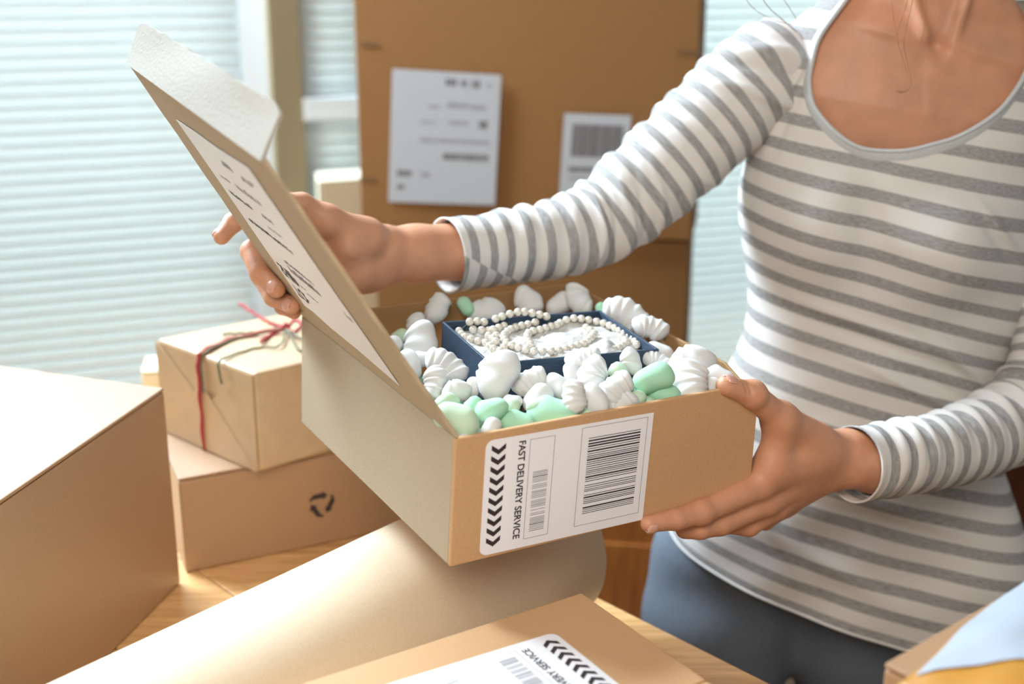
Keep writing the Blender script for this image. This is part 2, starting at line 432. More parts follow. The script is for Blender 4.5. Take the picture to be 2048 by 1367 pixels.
# side lid slit
nk = A(uk[1], -uk[0], 0); nk = nrm(nk)
def on_k(px, py): return onplane(px, py, Kt, nk) + nk * 0.0006
rc = on_k(643, 1007); kx = nrm(uk); kz = A(0, 0, 1)
rm = MB()
for q in range(3):
    th = math.radians(90 + 120 * q)
    def RP(x, y):
        x *= 1.35; y *= 1.35
        return rc + kx * (x * math.cos(th) - y * math.sin(th)) + kz * (x * math.sin(th) + y * math.cos(th))
    pts = [(-0.0085, 0.0065), (0.001, 0.0065), (0.001, 0.0045), (0.0055, 0.0085), (0.001, 0.0125), (0.001, 0.0105), (-0.0065, 0.0105), (-0.011, 0.0065), (-0.0085, 0.0045)]
    # arrow along a triangle side at distance from the centre
    rm.prism([RP(y, -x) for x, y in [(p[0], p[1] - 0.001) for p in pts]], nk * 0.0003)
rm.build('recycling_mark', INK, kb, label='black three-arrow recycling mark')

# wrapped parcel
zp = 0.9745
Pb = onz(520, 945, zk); Tp = A(Pb[0], Pb[1], zp)
up_ = nrm(onz(660, 905, zk) - onz(520, 945, zk)) * 0.20
vp_ = nrm(onz(308, 655, zp) - onz(520, 730, zp)) * 0.185
wp = empty('wrapped_parcel', 'kraft-paper wrapped parcel tied with red twine on the kraft box', 'parcel')
hp = zp - zk - 0.0008
pm = MB()
pm.box(Pb + A(0, 0, 0.0008), up_, vp_, A(0, 0, hp)); pm.build('body', PAPER_K, wp, bevel=0.004)
# folded end of the wrapping on the left face: side wedges and the pointed flap
nl = nrm(np.cross(A(0, 0, 1), vp_)); nl = nl if nl @ A(-1, -1, 0) > 0 else -nl
def PF(a, b, o=0.001): return Pb + vp_ * a + A(0, 0, 0.001 + hp * b) + nl * o
MB().prism([PF(0.005, 0.01), PF(0.005, 0.98), PF(0.50, 0.50)], nl * 0.0012).build('fold_flap', PAPER_K, wp)
MB().prism([PF(0.995, 0.98), PF(0.995, 0.01), PF(0.55, 0.50)], nl * 0.0012).build('fold_flap', PAPER_K, wp)
MB().prism([PF(0.01, 0.005, 0.0025), PF(0.46, 0.62, 0.0025), PF(0.58, 0.62, 0.0025), PF(0.99, 0.005, 0.0025)], nl * 0.0012).build('fold_flap', PAPER_K, wp)
# twine: round the parcel and a bow on top
def ptop(px, py, o=0.0015): return onz(px, py, zp + o)
kn = ptop(572, 656, 0.006)
def tw(name, pts, r, m, par, n=40):
    P = catmull(pts, n); a = A(0.4, 0.1, 1)
    P1 = [p + r * 0.3 * A(math.cos(i * 1.1), math.sin(i * 1.1) * 0.7, math.sin(i * 1.1)) for i, p in enumerate(P)]
    return MB().tube(P1, r, 6).build(name, m, par, True)
Ltop = PF(0.52, 1.0, 0.002) + A(0, 0, 0.0015)
band = [PF(0.53, 0.0, 0.004), PF(0.525, 0.5, 0.0045), PF(0.52, 0.93, 0.004), Ltop - nl * 0.006 + A(0, 0, 0.0012), ptop(470, 676), kn]
tn = empty('twine', 'red and green twine tied in a loose bow on the wrapped parcel', 'twine')
tw('strand', band, 0.0024, TWINE_R, tn)['label'] = 'red strand'
tw('strand', [p + A(0.0035, 0, 0.0004) for p in band], 0.0013, TWINE_G, tn)['label'] = 'green strand'
tw('strand', [kn, ptop(530, 640), ptop(478, 606)], 0.0018, TWINE_R, tn)
tw('strand', [kn, ptop(545, 668), ptop(522, 682, 0.004)], 0.0020, TWINE_R, tn)
tw('strand', [kn, ptop(520, 664, 0.004), ptop(445, 668, 0.003)], 0.0016, TWINE_G, tn)
tw('strand', [kn, ptop(560, 690, 0.004), ptop(520, 694), ptop(482, 704), PF(0.30, 1.01, 0.0045), PF(0.295, 0.80, 0.004)], 0.0013, TWINE_G, tn)
tw('strand', [kn, ptop(590, 640, 0.012), ptop(604, 650, 0.014), ptop(588, 664, 0.006), kn], 0.0020, TWINE_R, tn)
tw('strand', [kn, ptop(596, 672, 0.006), ptop(620, 690, 0.003), ptop(600, 700, 0.003), kn], 0.0013, TWINE_G, tn)
MB().tube([kn + A(-0.004, 0, 0), kn + A(0, 0.001, 0.003), kn + A(0.004, 0, 0)], [0.003, 0.0045, 0.003], 8).build('knot', TWINE_R, tn, True)

# small pale box behind the parcel
a = onz(282, 742, 0.812)
solid_carton('small_box', a, A(0.10, 0.02, 0), A(-0.012, 0.07, 0), 0.812 - 0.7505, PALE, 'small pale box half hidden behind the wrapped parcel')

# roll of kraft paper
thr = 0.8713; rr = 0.0799; dr = A(-math.cos(thr), -math.sin(thr), 0); er = A(0.0304, 1.154, 0.7505 + rr); pr = A(dr[1], -dr[0], 0)
rl = empty('paper_roll', 'thick roll of pale wrapping paper lying across the table', 'paper roll')
V = []; Fc = []; NS = 96; turns = 3.0; seg = int(NS * turns)
for j, L in enumerate(np.linspace(0, 1.05, 12)):
    for i in range(seg + 1):
        w_ = 2 * math.pi * i / NS; r = rr - 0.0014 * (i / NS)
        V.append(er + dr * (L + 0.0004 * math.sin(w_ * 3)) + pr * r * math.cos(w_ + 0.9) + A(0, 0, 1) * r * math.sin(w_ + 0.9))
for j in range(11):
    for i in range(seg):
        a = j * (seg + 1) + i; Fc.append((a, a + 1, a + seg + 2, a + seg + 1))
o = mesh('wound_sheet', V, Fc, PAPER_R, rl, True)
sm = o.modifiers.new('thick', 'SOLIDIFY'); sm.thickness = 0.0005
MB().tube([er + dr * 0.004, er + dr * 1.04], rr - 0.0065, 48).build('inner_core', PAPER_R, rl, True)

# ------------------------------------------------------------ shipping label printing
def text_polys(s):
    cu = bpy.data.curves.new('t', 'FONT'); cu.body = s; cu.size = 1.0; cu.offset = 0.022
    ob = bpy.data.objects.new('t', cu); scene.collection.objects.link(ob)
    dg = bpy.context.evaluated_depsgraph_get(); me = bpy.data.meshes.new_from_object(ob.evaluated_get(dg))
    V = np.array([v.co[:] for v in me.vertices]); Fc = [tuple(p.vertices) for p in me.polygons]
    bpy.data.objects.remove(ob); bpy.data.meshes.remove(me); bpy.data.curves.remove(cu)
    lo, hi = V.min(0), V.max(0)
    return (V[:, :2] - lo[:2]) / (hi[:2] - lo[:2]), Fc


FAST = text_polys('FAST DELIVERY SERVICE')
r_ = random.Random(11)
def bars(n0, thick=None):
    y = 0; out = []
    while y < 1:
        w_ = r_.choice([0.007, 0.007, 0.008, 0.008, 0.009, 0.018]); g = r_.choice([0.014, 0.017, 0.020, 0.020, 0.045])
        out.append((y, min(1, y + w_))); y += w_ + g
    return out


def rounded(u0, v0, u1, v1, r, asp, corners=(1, 0, 0, 1)):
    pts = []
    cs = [(u0, v0, 1, 1, 180), (u1, v0, -1, 1, 270), (u1, v1, -1, -1, 0), (u0, v1, 1, -1, 90)]
    for (cx, cy, sx, sy, a0), on in zip(cs, corners):
        if not on: pts.append((cx, cy)); continue
        for k in range(7):
            a = math.radians(a0 + 15 * k); pts.append((cx + sx * r + r * math.cos(a), cy + (sy * r + r * math.sin(a)) * asp))
    return pts


def fast_label(name, M, n, asp, parent):
    """M(u, v) -> point on the surface; n outward"""
    mb = MB()
    mb.prism([M(u, v) for u, v in rounded(0, 0, 1, 1, 0.045, asp)], n * 0.0003, 0)
    def quad(u0, v0, u1, v1, m=1, q=0.0004): mb.prism([M(u0, v0) + n * q, M(u1, v0) + n * q, M(u1, v1) + n * q, M(u0, v1) + n * q], n * 0.00006, m)
    for k in range(10):
        v = 0.045 + 0.089 * k; a, b, c = 0.032, 0.072, 0.112; h = 0.042; d = 0.045
        mb.prism([M(a, v) + n * 0.0004, M(b, v + d) + n * 0.0004, M(c, v) + n * 0.0004, M(c, v + h) + n * 0.0004, M(b, v + d + h) + n * 0.0004, M(a, v + h) + n * 0.0004], n * 0.00006, 1)
    TV, TF = FAST
    mb.add([M(0.186 + 0.04 * y, 0.05 + 0.86 * x) + n * 0.00046 for x, y in TV], TF, 1)
    def frame(u0, v0, u1, v1, t=0.0022):
        quad(u0, v0, u0 + t, v1, 2); quad(u1 - t, v0, u1, v1, 2); quad(u0, v0, u1, v0 + t * asp, 2); quad(u0, v1 - t * asp, u1, v1, 2)
    frame(0.25, 0.05, 0.395, 0.93); frame(0.555, 0.03, 0.965, 0.92)
    for a, b in bars(30): quad(0.60, 0.13 + 0.70 * a, 0.925, 0.13 + 0.70 * b)
    for a, b in bars(30): quad(0.28, 0.34 + 0.53 * a, 0.367, 0.34 + 0.53 * b, 2)
    return mb.build(name, [WHITE_P, INK, INK_G], parent)


# ------------------------------------------------------------ the held carton
Oc = A(-0.04127, 0.86711, 1.05492); M3 = rotv(A(0.05618, 0.04454, 0.53798)); Wc, Dc, Hc = 0.30, 0.30169, 0.10705
ex, ey, ez = M3[:, 0], M3[:, 1], M3[:, 2]
def LC(a, b, c): return Oc + ex * a + ey * b + ez * c
hc = empty('shipping_carton', 'open kraft carton held by the woman, filled with foam peanuts', 'box')
tk = 0.0028
def panel(name, pts, n, m=None, **k): return MB().prism(pts, n).build(name, m or KRAFT, hc, bevel=0.0009, **k)
# front panel: doubled board, its right top corner pressed down by the thumb
fp = [LC(0, 0, -Hc), LC(Wc, 0, -Hc), LC(Wc - 0.004, 0, -0.025), LC(Wc - 0.012, 0, -0.016), LC(0.268, 0, -0.0025), LC(0.262, 0, 0), LC(0, 0, 0)]
panel('front_panel', fp, ey * 0.0042)
panel('left_panel', [LC(0, 0.0042, -Hc), LC(0, Dc, -Hc), LC(0, Dc, 0), LC(0, 0.0042, 0)], ex * tk, mat('kraft_board_cool_lit', (0.47, 0.385, 0.27), 0.8, 0.10, 900, 0.3, 1400))  # same board as the front, cool window light mixed into its colour
panel('back_panel', [LC(tk, Dc - tk, -Hc), LC(Wc, Dc - tk, -Hc), LC(Wc, Dc - tk, 0), LC(tk, Dc - tk, 0)], ey * tk, KRAFT_IN)
panel('right_panel', [LC(Wc - tk, 0.0042, -Hc), LC(Wc - tk, Dc - tk, -Hc), LC(Wc - tk, Dc - tk, 0), LC(Wc - tk, 0.05, 0), LC(Wc - tk - 0.006, 0.0042, -0.012)], ex * tk, KRAFT_IN)
panel('bottom_panel', [LC(tk, tk, -Hc), LC(Wc - tk, tk, -Hc), LC(Wc - tk, Dc - tk, -Hc), LC(tk, Dc - tk, -Hc)], ez * tk)
# lid: slightly twisted board
t1_, t2_ = math.radians(124.25), math.radians(122.56); p1_, p2_ = math.radians(69.0), math.radians(66.6); l1, l2, fl = 0.2595, 0.2758, 0.0361
n1 = LC(math.cos(t1_) * l1, 0.0, math.sin(t1_) * l1); f1 = LC(math.cos(t2_) * l2, Dc, math.sin(t2_) * l2)
h1, h2 = LC(0, 0, 0.0008), LC(0, Dc, 0.0008)
def lidP(s, t):  # s along the lid from hinge, t near -> far
    a = h1 + (n1 - h1) * s; b = h2 + (f1 - h2) * s; return a + (b - a) * t
lin = -nrm(np.cross(n1 - h1, h2 - h1)); lin = lin if lin @ ex > 0 else -lin  # inner side
V = []; Fc = []; ns, nt_ = 12, 30
for k in (0, 1):
    for i in range(ns + 1):
        for j in range(nt_ + 1):
            p = lidP(i / ns, j / nt_)
            if j in (0, nt_) and 0 < i < ns: p = p + ey * (0.0012 * math.sin(i * 2.3) + 0.0006 * rng.normal()) * (1 if j else -1) * -1
            V.append(p + lin * 0.003 * k)
N1 = (ns + 1) * (nt_ + 1); ix = lambda i, j, k=0: k * N1 + i * (nt_ + 1) + j
for i in range(ns):
    for j in range(nt_):
        Fc += [(ix(i, j), ix(i, j + 1), ix(i + 1, j + 1), ix(i + 1, j)), (ix(i + 1, j, 1), ix(i + 1, j + 1, 1), ix(i, j + 1, 1), ix(i, j, 1))]
for i in range(ns): Fc += [(ix(i, 0), ix(i + 1, 0), ix(i + 1, 0, 1), ix(i, 0, 1)), (ix(i + 1, nt_), ix(i, nt_), ix(i, nt_, 1), ix(i + 1, nt_, 1))]
for j in range(nt_): Fc += [(ix(0, j + 1), ix(0, j), ix(0, j, 1), ix(0, j + 1, 1)), (ix(ns, j), ix(ns, j + 1), ix(ns, j + 1, 1), ix(ns, j, 1))]
LIDM = mat('kraft_board_lid', (0.50, 0.40, 0.27), 0.75, 0.08, 900, 0.25, 1400)
lid = mesh('lid', V, Fc, LIDM, hc, False)
# tuck flap with worn edge and softened corners
g1 = n1 + (ex * math.cos(p1_) + ez * math.sin(p1_)) * fl * 1.0; g2 = f1 + (ex * math.cos(p2_) + ez * math.sin(p2_)) * fl
g1 = g1; tfd = nrm(np.cross(f1 - n1, g1 - n1)); tfd = tfd if tfd @ ex > 0 else -tfd
V = []; Fc = []; nf = 40
for k in (0, 1):
    for i in range(4):
        for j in range(nf + 1):
            t = j / nf; s = i / 3
            base = n1 + (f1 - n1) * t; tip = g1 + (g2 - g1) * t
            sh = 0.0
            if i == 3:
                sh = 0.0006 * rng.normal() + 0.0035 * math.exp(-((t - 0.76) / 0.012) ** 2) + 0.004 * math.exp(-((t - 1.0) / 0.03) ** 2) + 0.003 * math.exp(-(t / 0.02) ** 2)
            p = base + (tip - base) * (s * (1 - sh / fl)) + tfd * 0.0015 * math.sin(t * 9 + s * 2) * s
            V.append(p - tfd * 0.0026 * k)
N1 = 4 * (nf + 1); ix = lambda i, j, k=0: k * N1 + i * (nf + 1) + j
for i in range(3):
    for j in range(nf):
        Fc += [(ix(i, j), ix(i, j + 1), ix(i + 1, j + 1), ix(i + 1, j)), (ix(i + 1, j, 1), ix(i + 1, j + 1, 1), ix(i, j + 1, 1), ix(i, j, 1))]
for i in range(3): Fc += [(ix(i, 0), ix(i + 1, 0), ix(i + 1, 0, 1), ix(i, 0, 1)), (ix(i + 1, nf), ix(i, nf), ix(i, nf, 1), ix(i + 1, nf, 1))]
for j in range(nf): Fc += [(ix(3, j), ix(3, j + 1), ix(3, j + 1, 1), ix(3, j, 1))]
fo = mesh('tuck_flap', V, Fc, mat('kraft_board_worn', (0.42, 0.395, 0.345), 0.85, 0.08, 500, 0.5, 350), lid, False); fo['label'] = 'pale worn tuck flap'
# label on the lid (outer side)
def M_lid(u, v):  # corners from the photograph: u along the hinge (far->near), v from the hinge outwards
    c = {(0, 0): (622, 655), (1, 0): (806, 775), (0, 1): (358, 238), (1, 1): (520, 345)}
    return None
# lid-plane coordinates of label corners: (s, t)
Lc = dict(h_far=(0.13, 0.81), h_near=(0.085, 0.23), e_far=(0.865, 0.805), e_near=(0.90, 0.22))
def ML(u, v):
    a = A(*Lc['h_far']) * (1 - u) + A(*Lc['h_near']) * u; b = A(*Lc['e_far']) * (1 - u) + A(*Lc['e_near']) * u
    s, t = a * (1 - v) + b * v
    return lidP(s, t) - lin * 0.0006
ml = MB(); nn = -lin
ring = [(0.0, 0.0), (0.12, 0.015), (0.3, 0.0), (0.6, 0.01), (1, 0), (1, 0.25), (0.99, 0.5), (1, 0.8), (1, 1), (0.6, 0.99), (0.3, 1.0), (0, 1), (0.012, 0.7), (0.0, 0.35)]
ml.prism([ML(*q) for q in ring], nn * 0.0003, 0)
def tprint(mb, s, u0, u1, v0, v1, m=1):
    TV, TF = text_polys(s)
    mb.add([ML(u0 + (u1 - u0) * y, v0 + (v1 - v0) * x) + nn * 0.0004 for x, y in TV], [f[::-1] for f in TF], m)
def tprint2(mb, s, u0, u1, v0, v1, m=1):  # baseline along u
    TV, TF = text_polys(s)
    mb.add([ML(u0 + (u1 - u0) * x, v0 + (v1 - v0) * y) + nn * 0.0004 for x, y in TV], TF, m)
tprint2(ml, 'SHIP', 0.05, 0.24, 0.28, 0.20, 1); tprint2(ml, 'TO:', 0.05, 0.21, 0.16, 0.08, 1)
def dash(u0, u1, v, h=0.02, m=1):
    ml.prism([ML(u0, v) + nn * 0.00035, ML(u1, v) + nn * 0.00035, ML(u1, v + h) + nn * 0.00035, ML(u0, v + h) + nn * 0.00035], nn * 0.00006, m)
for (v, h, segs, m) in [(0.30, 0.035, (0.28, 0.95), 2), (0.36, 0.02, (0.3, 0.85), 2), (0.52, 0.022, (0.12, 0.86), 1), (0.60, 0.012, (0.5, 0.9), 2), (0.66, 0.022, (0.12, 0.40), 1), (0.67, 0.022, (0.55, 0.9), 1), (0.76, 0.018, (0.15, 0.30), 2), (0.76, 0.03, (0.4, 0.75), 2), (0.88, 0.03, (0.38, 0.58), 1), (0.87, 0.03, (0.68, 0.93), 1), (0.22, 0.008, (0.28, 0.34), 1), (0.19, 0.006, (0.30, 0.42), 1)]:
    u = segs[0]
    while u < segs[1]:
        w_ = r_.uniform(0.006, 0.018); dash(u, u + w_, v + r_.uniform(-0.003, 0.003), h * r_.uniform(0.6, 1.1), m); u += w_ + r_.uniform(0.004, 0.012)
ml.build('shipping_label', [WHITE_P, INK, INK_G], lid, label='white address label reading SHIP TO:')
# label on the front face
fo_ = LC(0, 0, 0); fn = -ey
q = [onplane(x, y, fo_, fn) for x, y in ((972, 881), (1307, 824), (1284, 1038), (958, 1112))]
def MF(u, v): return (q[0] * (1 - u) + q[1] * u) * (1 - v) + (q[3] * (1 - u) + q[2] * u) * v + fn * 0.0003
fast_label('shipping_label', MF, fn, 1.45, hc)['label'] = 'white label reading FAST DELIVERY SERVICE'

# foreground box with the second label
zf = 0.91
Tf = onz(1163, 1184, zf); uf = nrm(onz(600, 1367, zf) - Tf) * 0.46; vf = nrm(onz(1425, 1367, zf) - Tf) * 0.30
fb = solid_carton('labelled_box', Tf, uf, vf, zf - 0.7505, KRAFT, 'kraft box in the foreground with a delivery label on top', flapdir='u')
lc0 = onz(1108, 1265, zf); le1 = onz(780, 1367, zf) - lc0; le2 = onz(1235, 1367, zf) - lc0
le1 = nrm(le1) * 0.155; le2n = nrm(le2) * 0.108
lc0s = lc0 + le2n; 
def MF2(u, v): return lc0 + le1 * u + le2n * (1 - v) + A(0, 0, 0.0004)
fast_label('shipping_label', MF2, A(0, 0, 1), 1.45, fb)['label'] = 'white delivery label on the top'

# box and padded envelope at the lower right
zr = 0.98
Tr = onz(1768, 1325, zr); ur = nrm(onz(2048, 1165, zr) - Tr) * 0.34; vr = A(ur[1], -ur[0], 0) / np.linalg.norm(ur) * 0.22
solid_carton('corner_box', Tr, ur, vr, zr - 0.7505, KRAFT_P, 'kraft box at the bottom right corner under the yellow envelope')
# padded envelope: puffy
ev = empty('padded_envelope', 'yellow padded envelope with a bluish label lying on the corner box', 'envelope')
eo = onz(1795, 1362, zr) ; eu = nrm(nrm(ur) + 0.12 * nrm(vr)) * 0.30; evv = nrm(np.cross(eu, A(0, 0, 1))) * 0.20
eo = onz(1786, 1364, zr + 0.004); eo[2] = zr
eu = nrm(onz(2044, 1158, zr) - onz(1786, 1364, zr)) * 0.34; evv = nrm(np.cross(eu, A(0, 0, 1))) * 0.24
V = []; nx, ny = 60, 40
def env(a, b, top):
    r = (1 - (2 * a - 1) ** 6) * (1 - (2 * b - 1) ** 6); z = 0.024 * r ** 0.6 + 0.0020 * math.sin(a * 37 + 9 * b) * r * math.exp(-4 * b) + 0.0022 * math.sin(a * 19 - 23 * b) * r + 0.0015 * math.sin(b * 31 + a * 13) * r
    return eo + eu * (a + 0.006 * math.sin(b * 14)) + evv * (b + 0.008 * math.sin(a * 17)) + A(0, 0, max(0.0012, z) if top else 0.0008)
for top in (1, 0):
    for i in range(nx + 1):
        for j in range(ny + 1): V.append(env(i / nx, j / ny, top))
N1 = (nx + 1) * (ny + 1); Fc = []
for i in range(nx):
    for j in range(ny):
        a = i * (ny + 1) + j; Fc.append((a, a + ny + 1, a + ny + 2, a + 1)); Fc.append((N1 + a, N1 + a + 1, N1 + a + ny + 2, N1 + a + ny + 1))
for i in range(nx):
    a = i * (ny + 1); Fc.append((a, N1 + a, N1 + a + ny + 1, a + ny + 1)); b = a + ny; Fc.append((b + ny + 1, N1 + b + ny + 1, N1 + b, b))
for j in range(ny):
    Fc.append((j + 1, N1 + j + 1, N1 + j, j)); b = nx * (ny + 1) + j; Fc.append((b, N1 + b, N1 + b + 1, b + 1))
mesh('body', V, Fc, YELLOW, ev, True)
V = []; Fc = []
for i in range(21):
    for j in range(13): V.append(env(0.03 + 0.60 * i / 20 + 0.26 * j / 12, 0.03 + 0.45 * j / 12, 1) + A(0, 0, 0.0012))
for i in range(20):
    for j in range(12): a = i * 13 + j; Fc.append((a, a + 13, a + 14, a + 1))
lb = mesh('address_label', V, Fc, BLUE_P, ev, True); lb['label'] = 'bluish white address label'
pmb = MB()
for k, (a0, a1, b) in enumerate([(0.25, 0.55, 0.30), (0.25, 0.60, 0.34), (0.22, 0.50, 0.42)]):
    P = [env(a0 + 0.2 + (a1 - a0) * i / 8, b, 1) + A(0, 0, 0.0016) for i in range(9)]; pmb.tube(P, 0.0005, 4)
pmb.build('printed_lines', INK_G, lb)

# ------------------------------------------------------------ cartons and cabinets behind
def face_carton(name, l, r, z0, z1, depth, m, label):
    l = A(l[0], l[1], 0); r = A(r[0], r[1], 0); u = r - l; back = nrm(A(-u[1] + 0.02, u[0], 0)) * depth
    e = solid_carton(name, l + A(0, 0, z1), u, back, z1 - z0, m, label, group='stacked brown cartons')
    return e, l, u, -nrm(back)
cl = atY(718, 300, 2.12); cr = atY(1390, 300, 2.03)
zseam = atY(1380, 482, 2.03)[2]
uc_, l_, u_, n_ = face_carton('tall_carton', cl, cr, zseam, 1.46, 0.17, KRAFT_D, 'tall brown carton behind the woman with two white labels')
cl2 = atY(752, 560, 2.13); cr2 = atY(1376, 560, 2.05)
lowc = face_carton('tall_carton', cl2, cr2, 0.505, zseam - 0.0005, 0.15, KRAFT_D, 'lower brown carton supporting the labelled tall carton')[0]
def onc(px, py, o=0.0006): return onplane(px, py, l_ + A(0, 0, 1), n_) + n_ * o
def clabel(corners, items, label):
    mb = MB(); q = [onc(*c) for c in corners]
    def M(u, v, o=0): return (q[0] * (1 - u) + q[1] * u) * (1 - v) + (q[3] * (1 - u) + q[2] * u) * v + n_ * o
    mb.prism([M(0, 0), M(1, 0), M(1, 1), M(0, 1)], n_ * 0.0004, 0)
    for (u0, v0, u1, v1, m) in items:
        u = u0
        while u < u1:
            w_ = r_.uniform(0.010, 0.022); e_ = min(u + w_, u1)
            mb.prism([M(u, v0, 0.0005), M(e_, v0, 0.0005), M(e_, v1, 0.0005), M(u, v1, 0.0005)], n_ * 0.0001, m); u += w_ + r_.uniform(0.008, 0.016)
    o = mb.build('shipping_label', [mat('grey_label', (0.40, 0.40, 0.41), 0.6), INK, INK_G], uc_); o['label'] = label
clabel([(785, 137), (1003, 150), (990, 410), (777, 403)], [(0.50, 0.05, 0.60, 0.10, 1), (0.64, 0.055, 0.70, 0.10, 1), (0.74, 0.05, 0.81, 0.11, 1), (0.88, 0.07, 0.92, 0.10, 2), (0.52, 0.225, 0.72, 0.265, 2), (0.74, 0.235, 0.88, 0.27, 2), (0.35, 0.25, 0.45, 0.275, 2), (0.54, 0.36, 0.72, 0.39, 2), (0.82, 0.35, 0.90, 0.41, 1), (0.28, 0.37, 0.42, 0.39, 2), (0.28, 0.50, 0.92, 0.53, 2), (0.50, 0.61, 0.92, 0.66, 1), (0.08, 0.75, 0.22, 0.80, 1), (0.30, 0.76, 0.38, 0.80, 2), (0.08, 0.86, 0.16, 0.90, 1)], 'larger white address label')
clabel([(1129, 226), (1263, 231), (1250, 400), (1118, 396)], [(0.14, 0.12, 0.90, 0.50, 1), (0.12, 0.62, 0.50, 0.68, 1), (0.12, 0.74, 0.4, 0.77, 2)], 'smaller white barcode label')
for (a, b) in (((720, 84), (758, 86)), ((720, 354), (752, 356)), ((1356, 100), (1398, 102)), ((1352, 350), (1380, 351))):
    p0, p1 = onc(*a), onc(*b); MB().prism([p0, p1, p1 - A(0, 0, 0.006), p0 - A(0, 0, 0.006)], n_ * 0.0003).build('handling_slit', mat('slit', (0.16, 0.08, 0.03), 0.9), uc_)
# pale box standing left of the cartons
pl = atY(642, 500, 2.30); pr_ = atY(800, 500, 2.36)
zpt = atY(660, 362, 2.30)[2]
e = solid_carton('cream_box', A(pl[0], pl[1], zpt), A(pr_[0] - pl[0], pr_[1] - pl[1], 0), A(-0.02, 0.10, 0), zpt - 0.505, PALE, 'cream cardboard box between the blind and the brown cartons')
# sideboard under them
sb = empty('sideboard', 'low orange-brown wooden sideboard carrying the brown cartons', 'cabinet')
s0 = A(cl2[0] - 0.16, cl2[1] - 0.005, 0); s1 = A(cr2[0] + 0.03, cr2[1] - 0.03, 0); us = s1 - s0; bs = nrm(A(-us[1], us[0], 0)) * 0.15
MB().box(s0 + A(0, 0, 0.05), us, bs, A(0, 0, 0.425)).build('carcass', CAB, sb, bevel=0.002)
ns_ = -nrm(bs)
MB().box(s0 - nrm(us) * 0.01 + ns_ * 0.01 + A(0, 0, 0.475), us + nrm(us) * 0.02, bs + nrm(bs) * 0.005, A(0, 0, 0.03)).build('top', CAB, sb, bevel=0.003)
nd = 3
for k in range(nd):
    a = s0 + us * ((k + 0.02) / nd) + ns_ * 0.0; 
    d = MB().box(a + A(0, 0, 0.07) + ns_ * 0.0005, us * (0.96 / nd), ns_ * 0.016, A(0, 0, 0.38)).build('door', CAB, sb, bevel=0.002)
    MB().box(a + us * (0.12 / nd) + A(0, 0, 0.12) + ns_ * 0.0165, us * (0.72 / nd), ns_ * 0.006, A(0, 0, 0.28)).build('door_panel', CAB, d, bevel=0.003)
for p in (s0, s0 + us - nrm(us) * 0.04, s0 + bs - nrm(bs) * 0.04, s0 + us - nrm(us) * 0.04 + bs - nrm(bs) * 0.04):
    MB().box(p, nrm(us) * 0.04, nrm(bs) * 0.04, A(0, 0, 0.05)).build('foot', CAB, sb)
# dark cabinet at the right
dk = empty('dark_cabinet', 'tall dark reddish-brown wooden cabinet behind the woman at the right edge', 'cabinet')
d0 = atY(2012, 740, 2.15); d0 = A(d0[0], d0[1], 0); ud = A(0.75, -0.28, 0); bd = A(0.17, 0.42, 0)
MB().box(d0 + A(0, 0, 0.0), ud, bd, A(0, 0, 1.02)).build('carcass', DARKW, dk, bevel=0.003)
nd_ = -nrm(bd)
for k in range(2):
    MB().box(d0 + ud * (0.02 + 0.49 * k) + nd_ * 0.0005 + A(0, 0, 0.06), ud * 0.47, nd_ * 0.015, A(0, 0, 0.90)).build('door', DARKW, dk, bevel=0.003)
MB().box(d0 - nrm(ud) * 0.01 + nd_ * 0.02 + A(0, 0, 1.02), ud + nrm(ud) * 0.02, bd - nd_ * 0.02, A(0, 0, 0.025)).build('top', DARKW, dk, bevel=0.003)

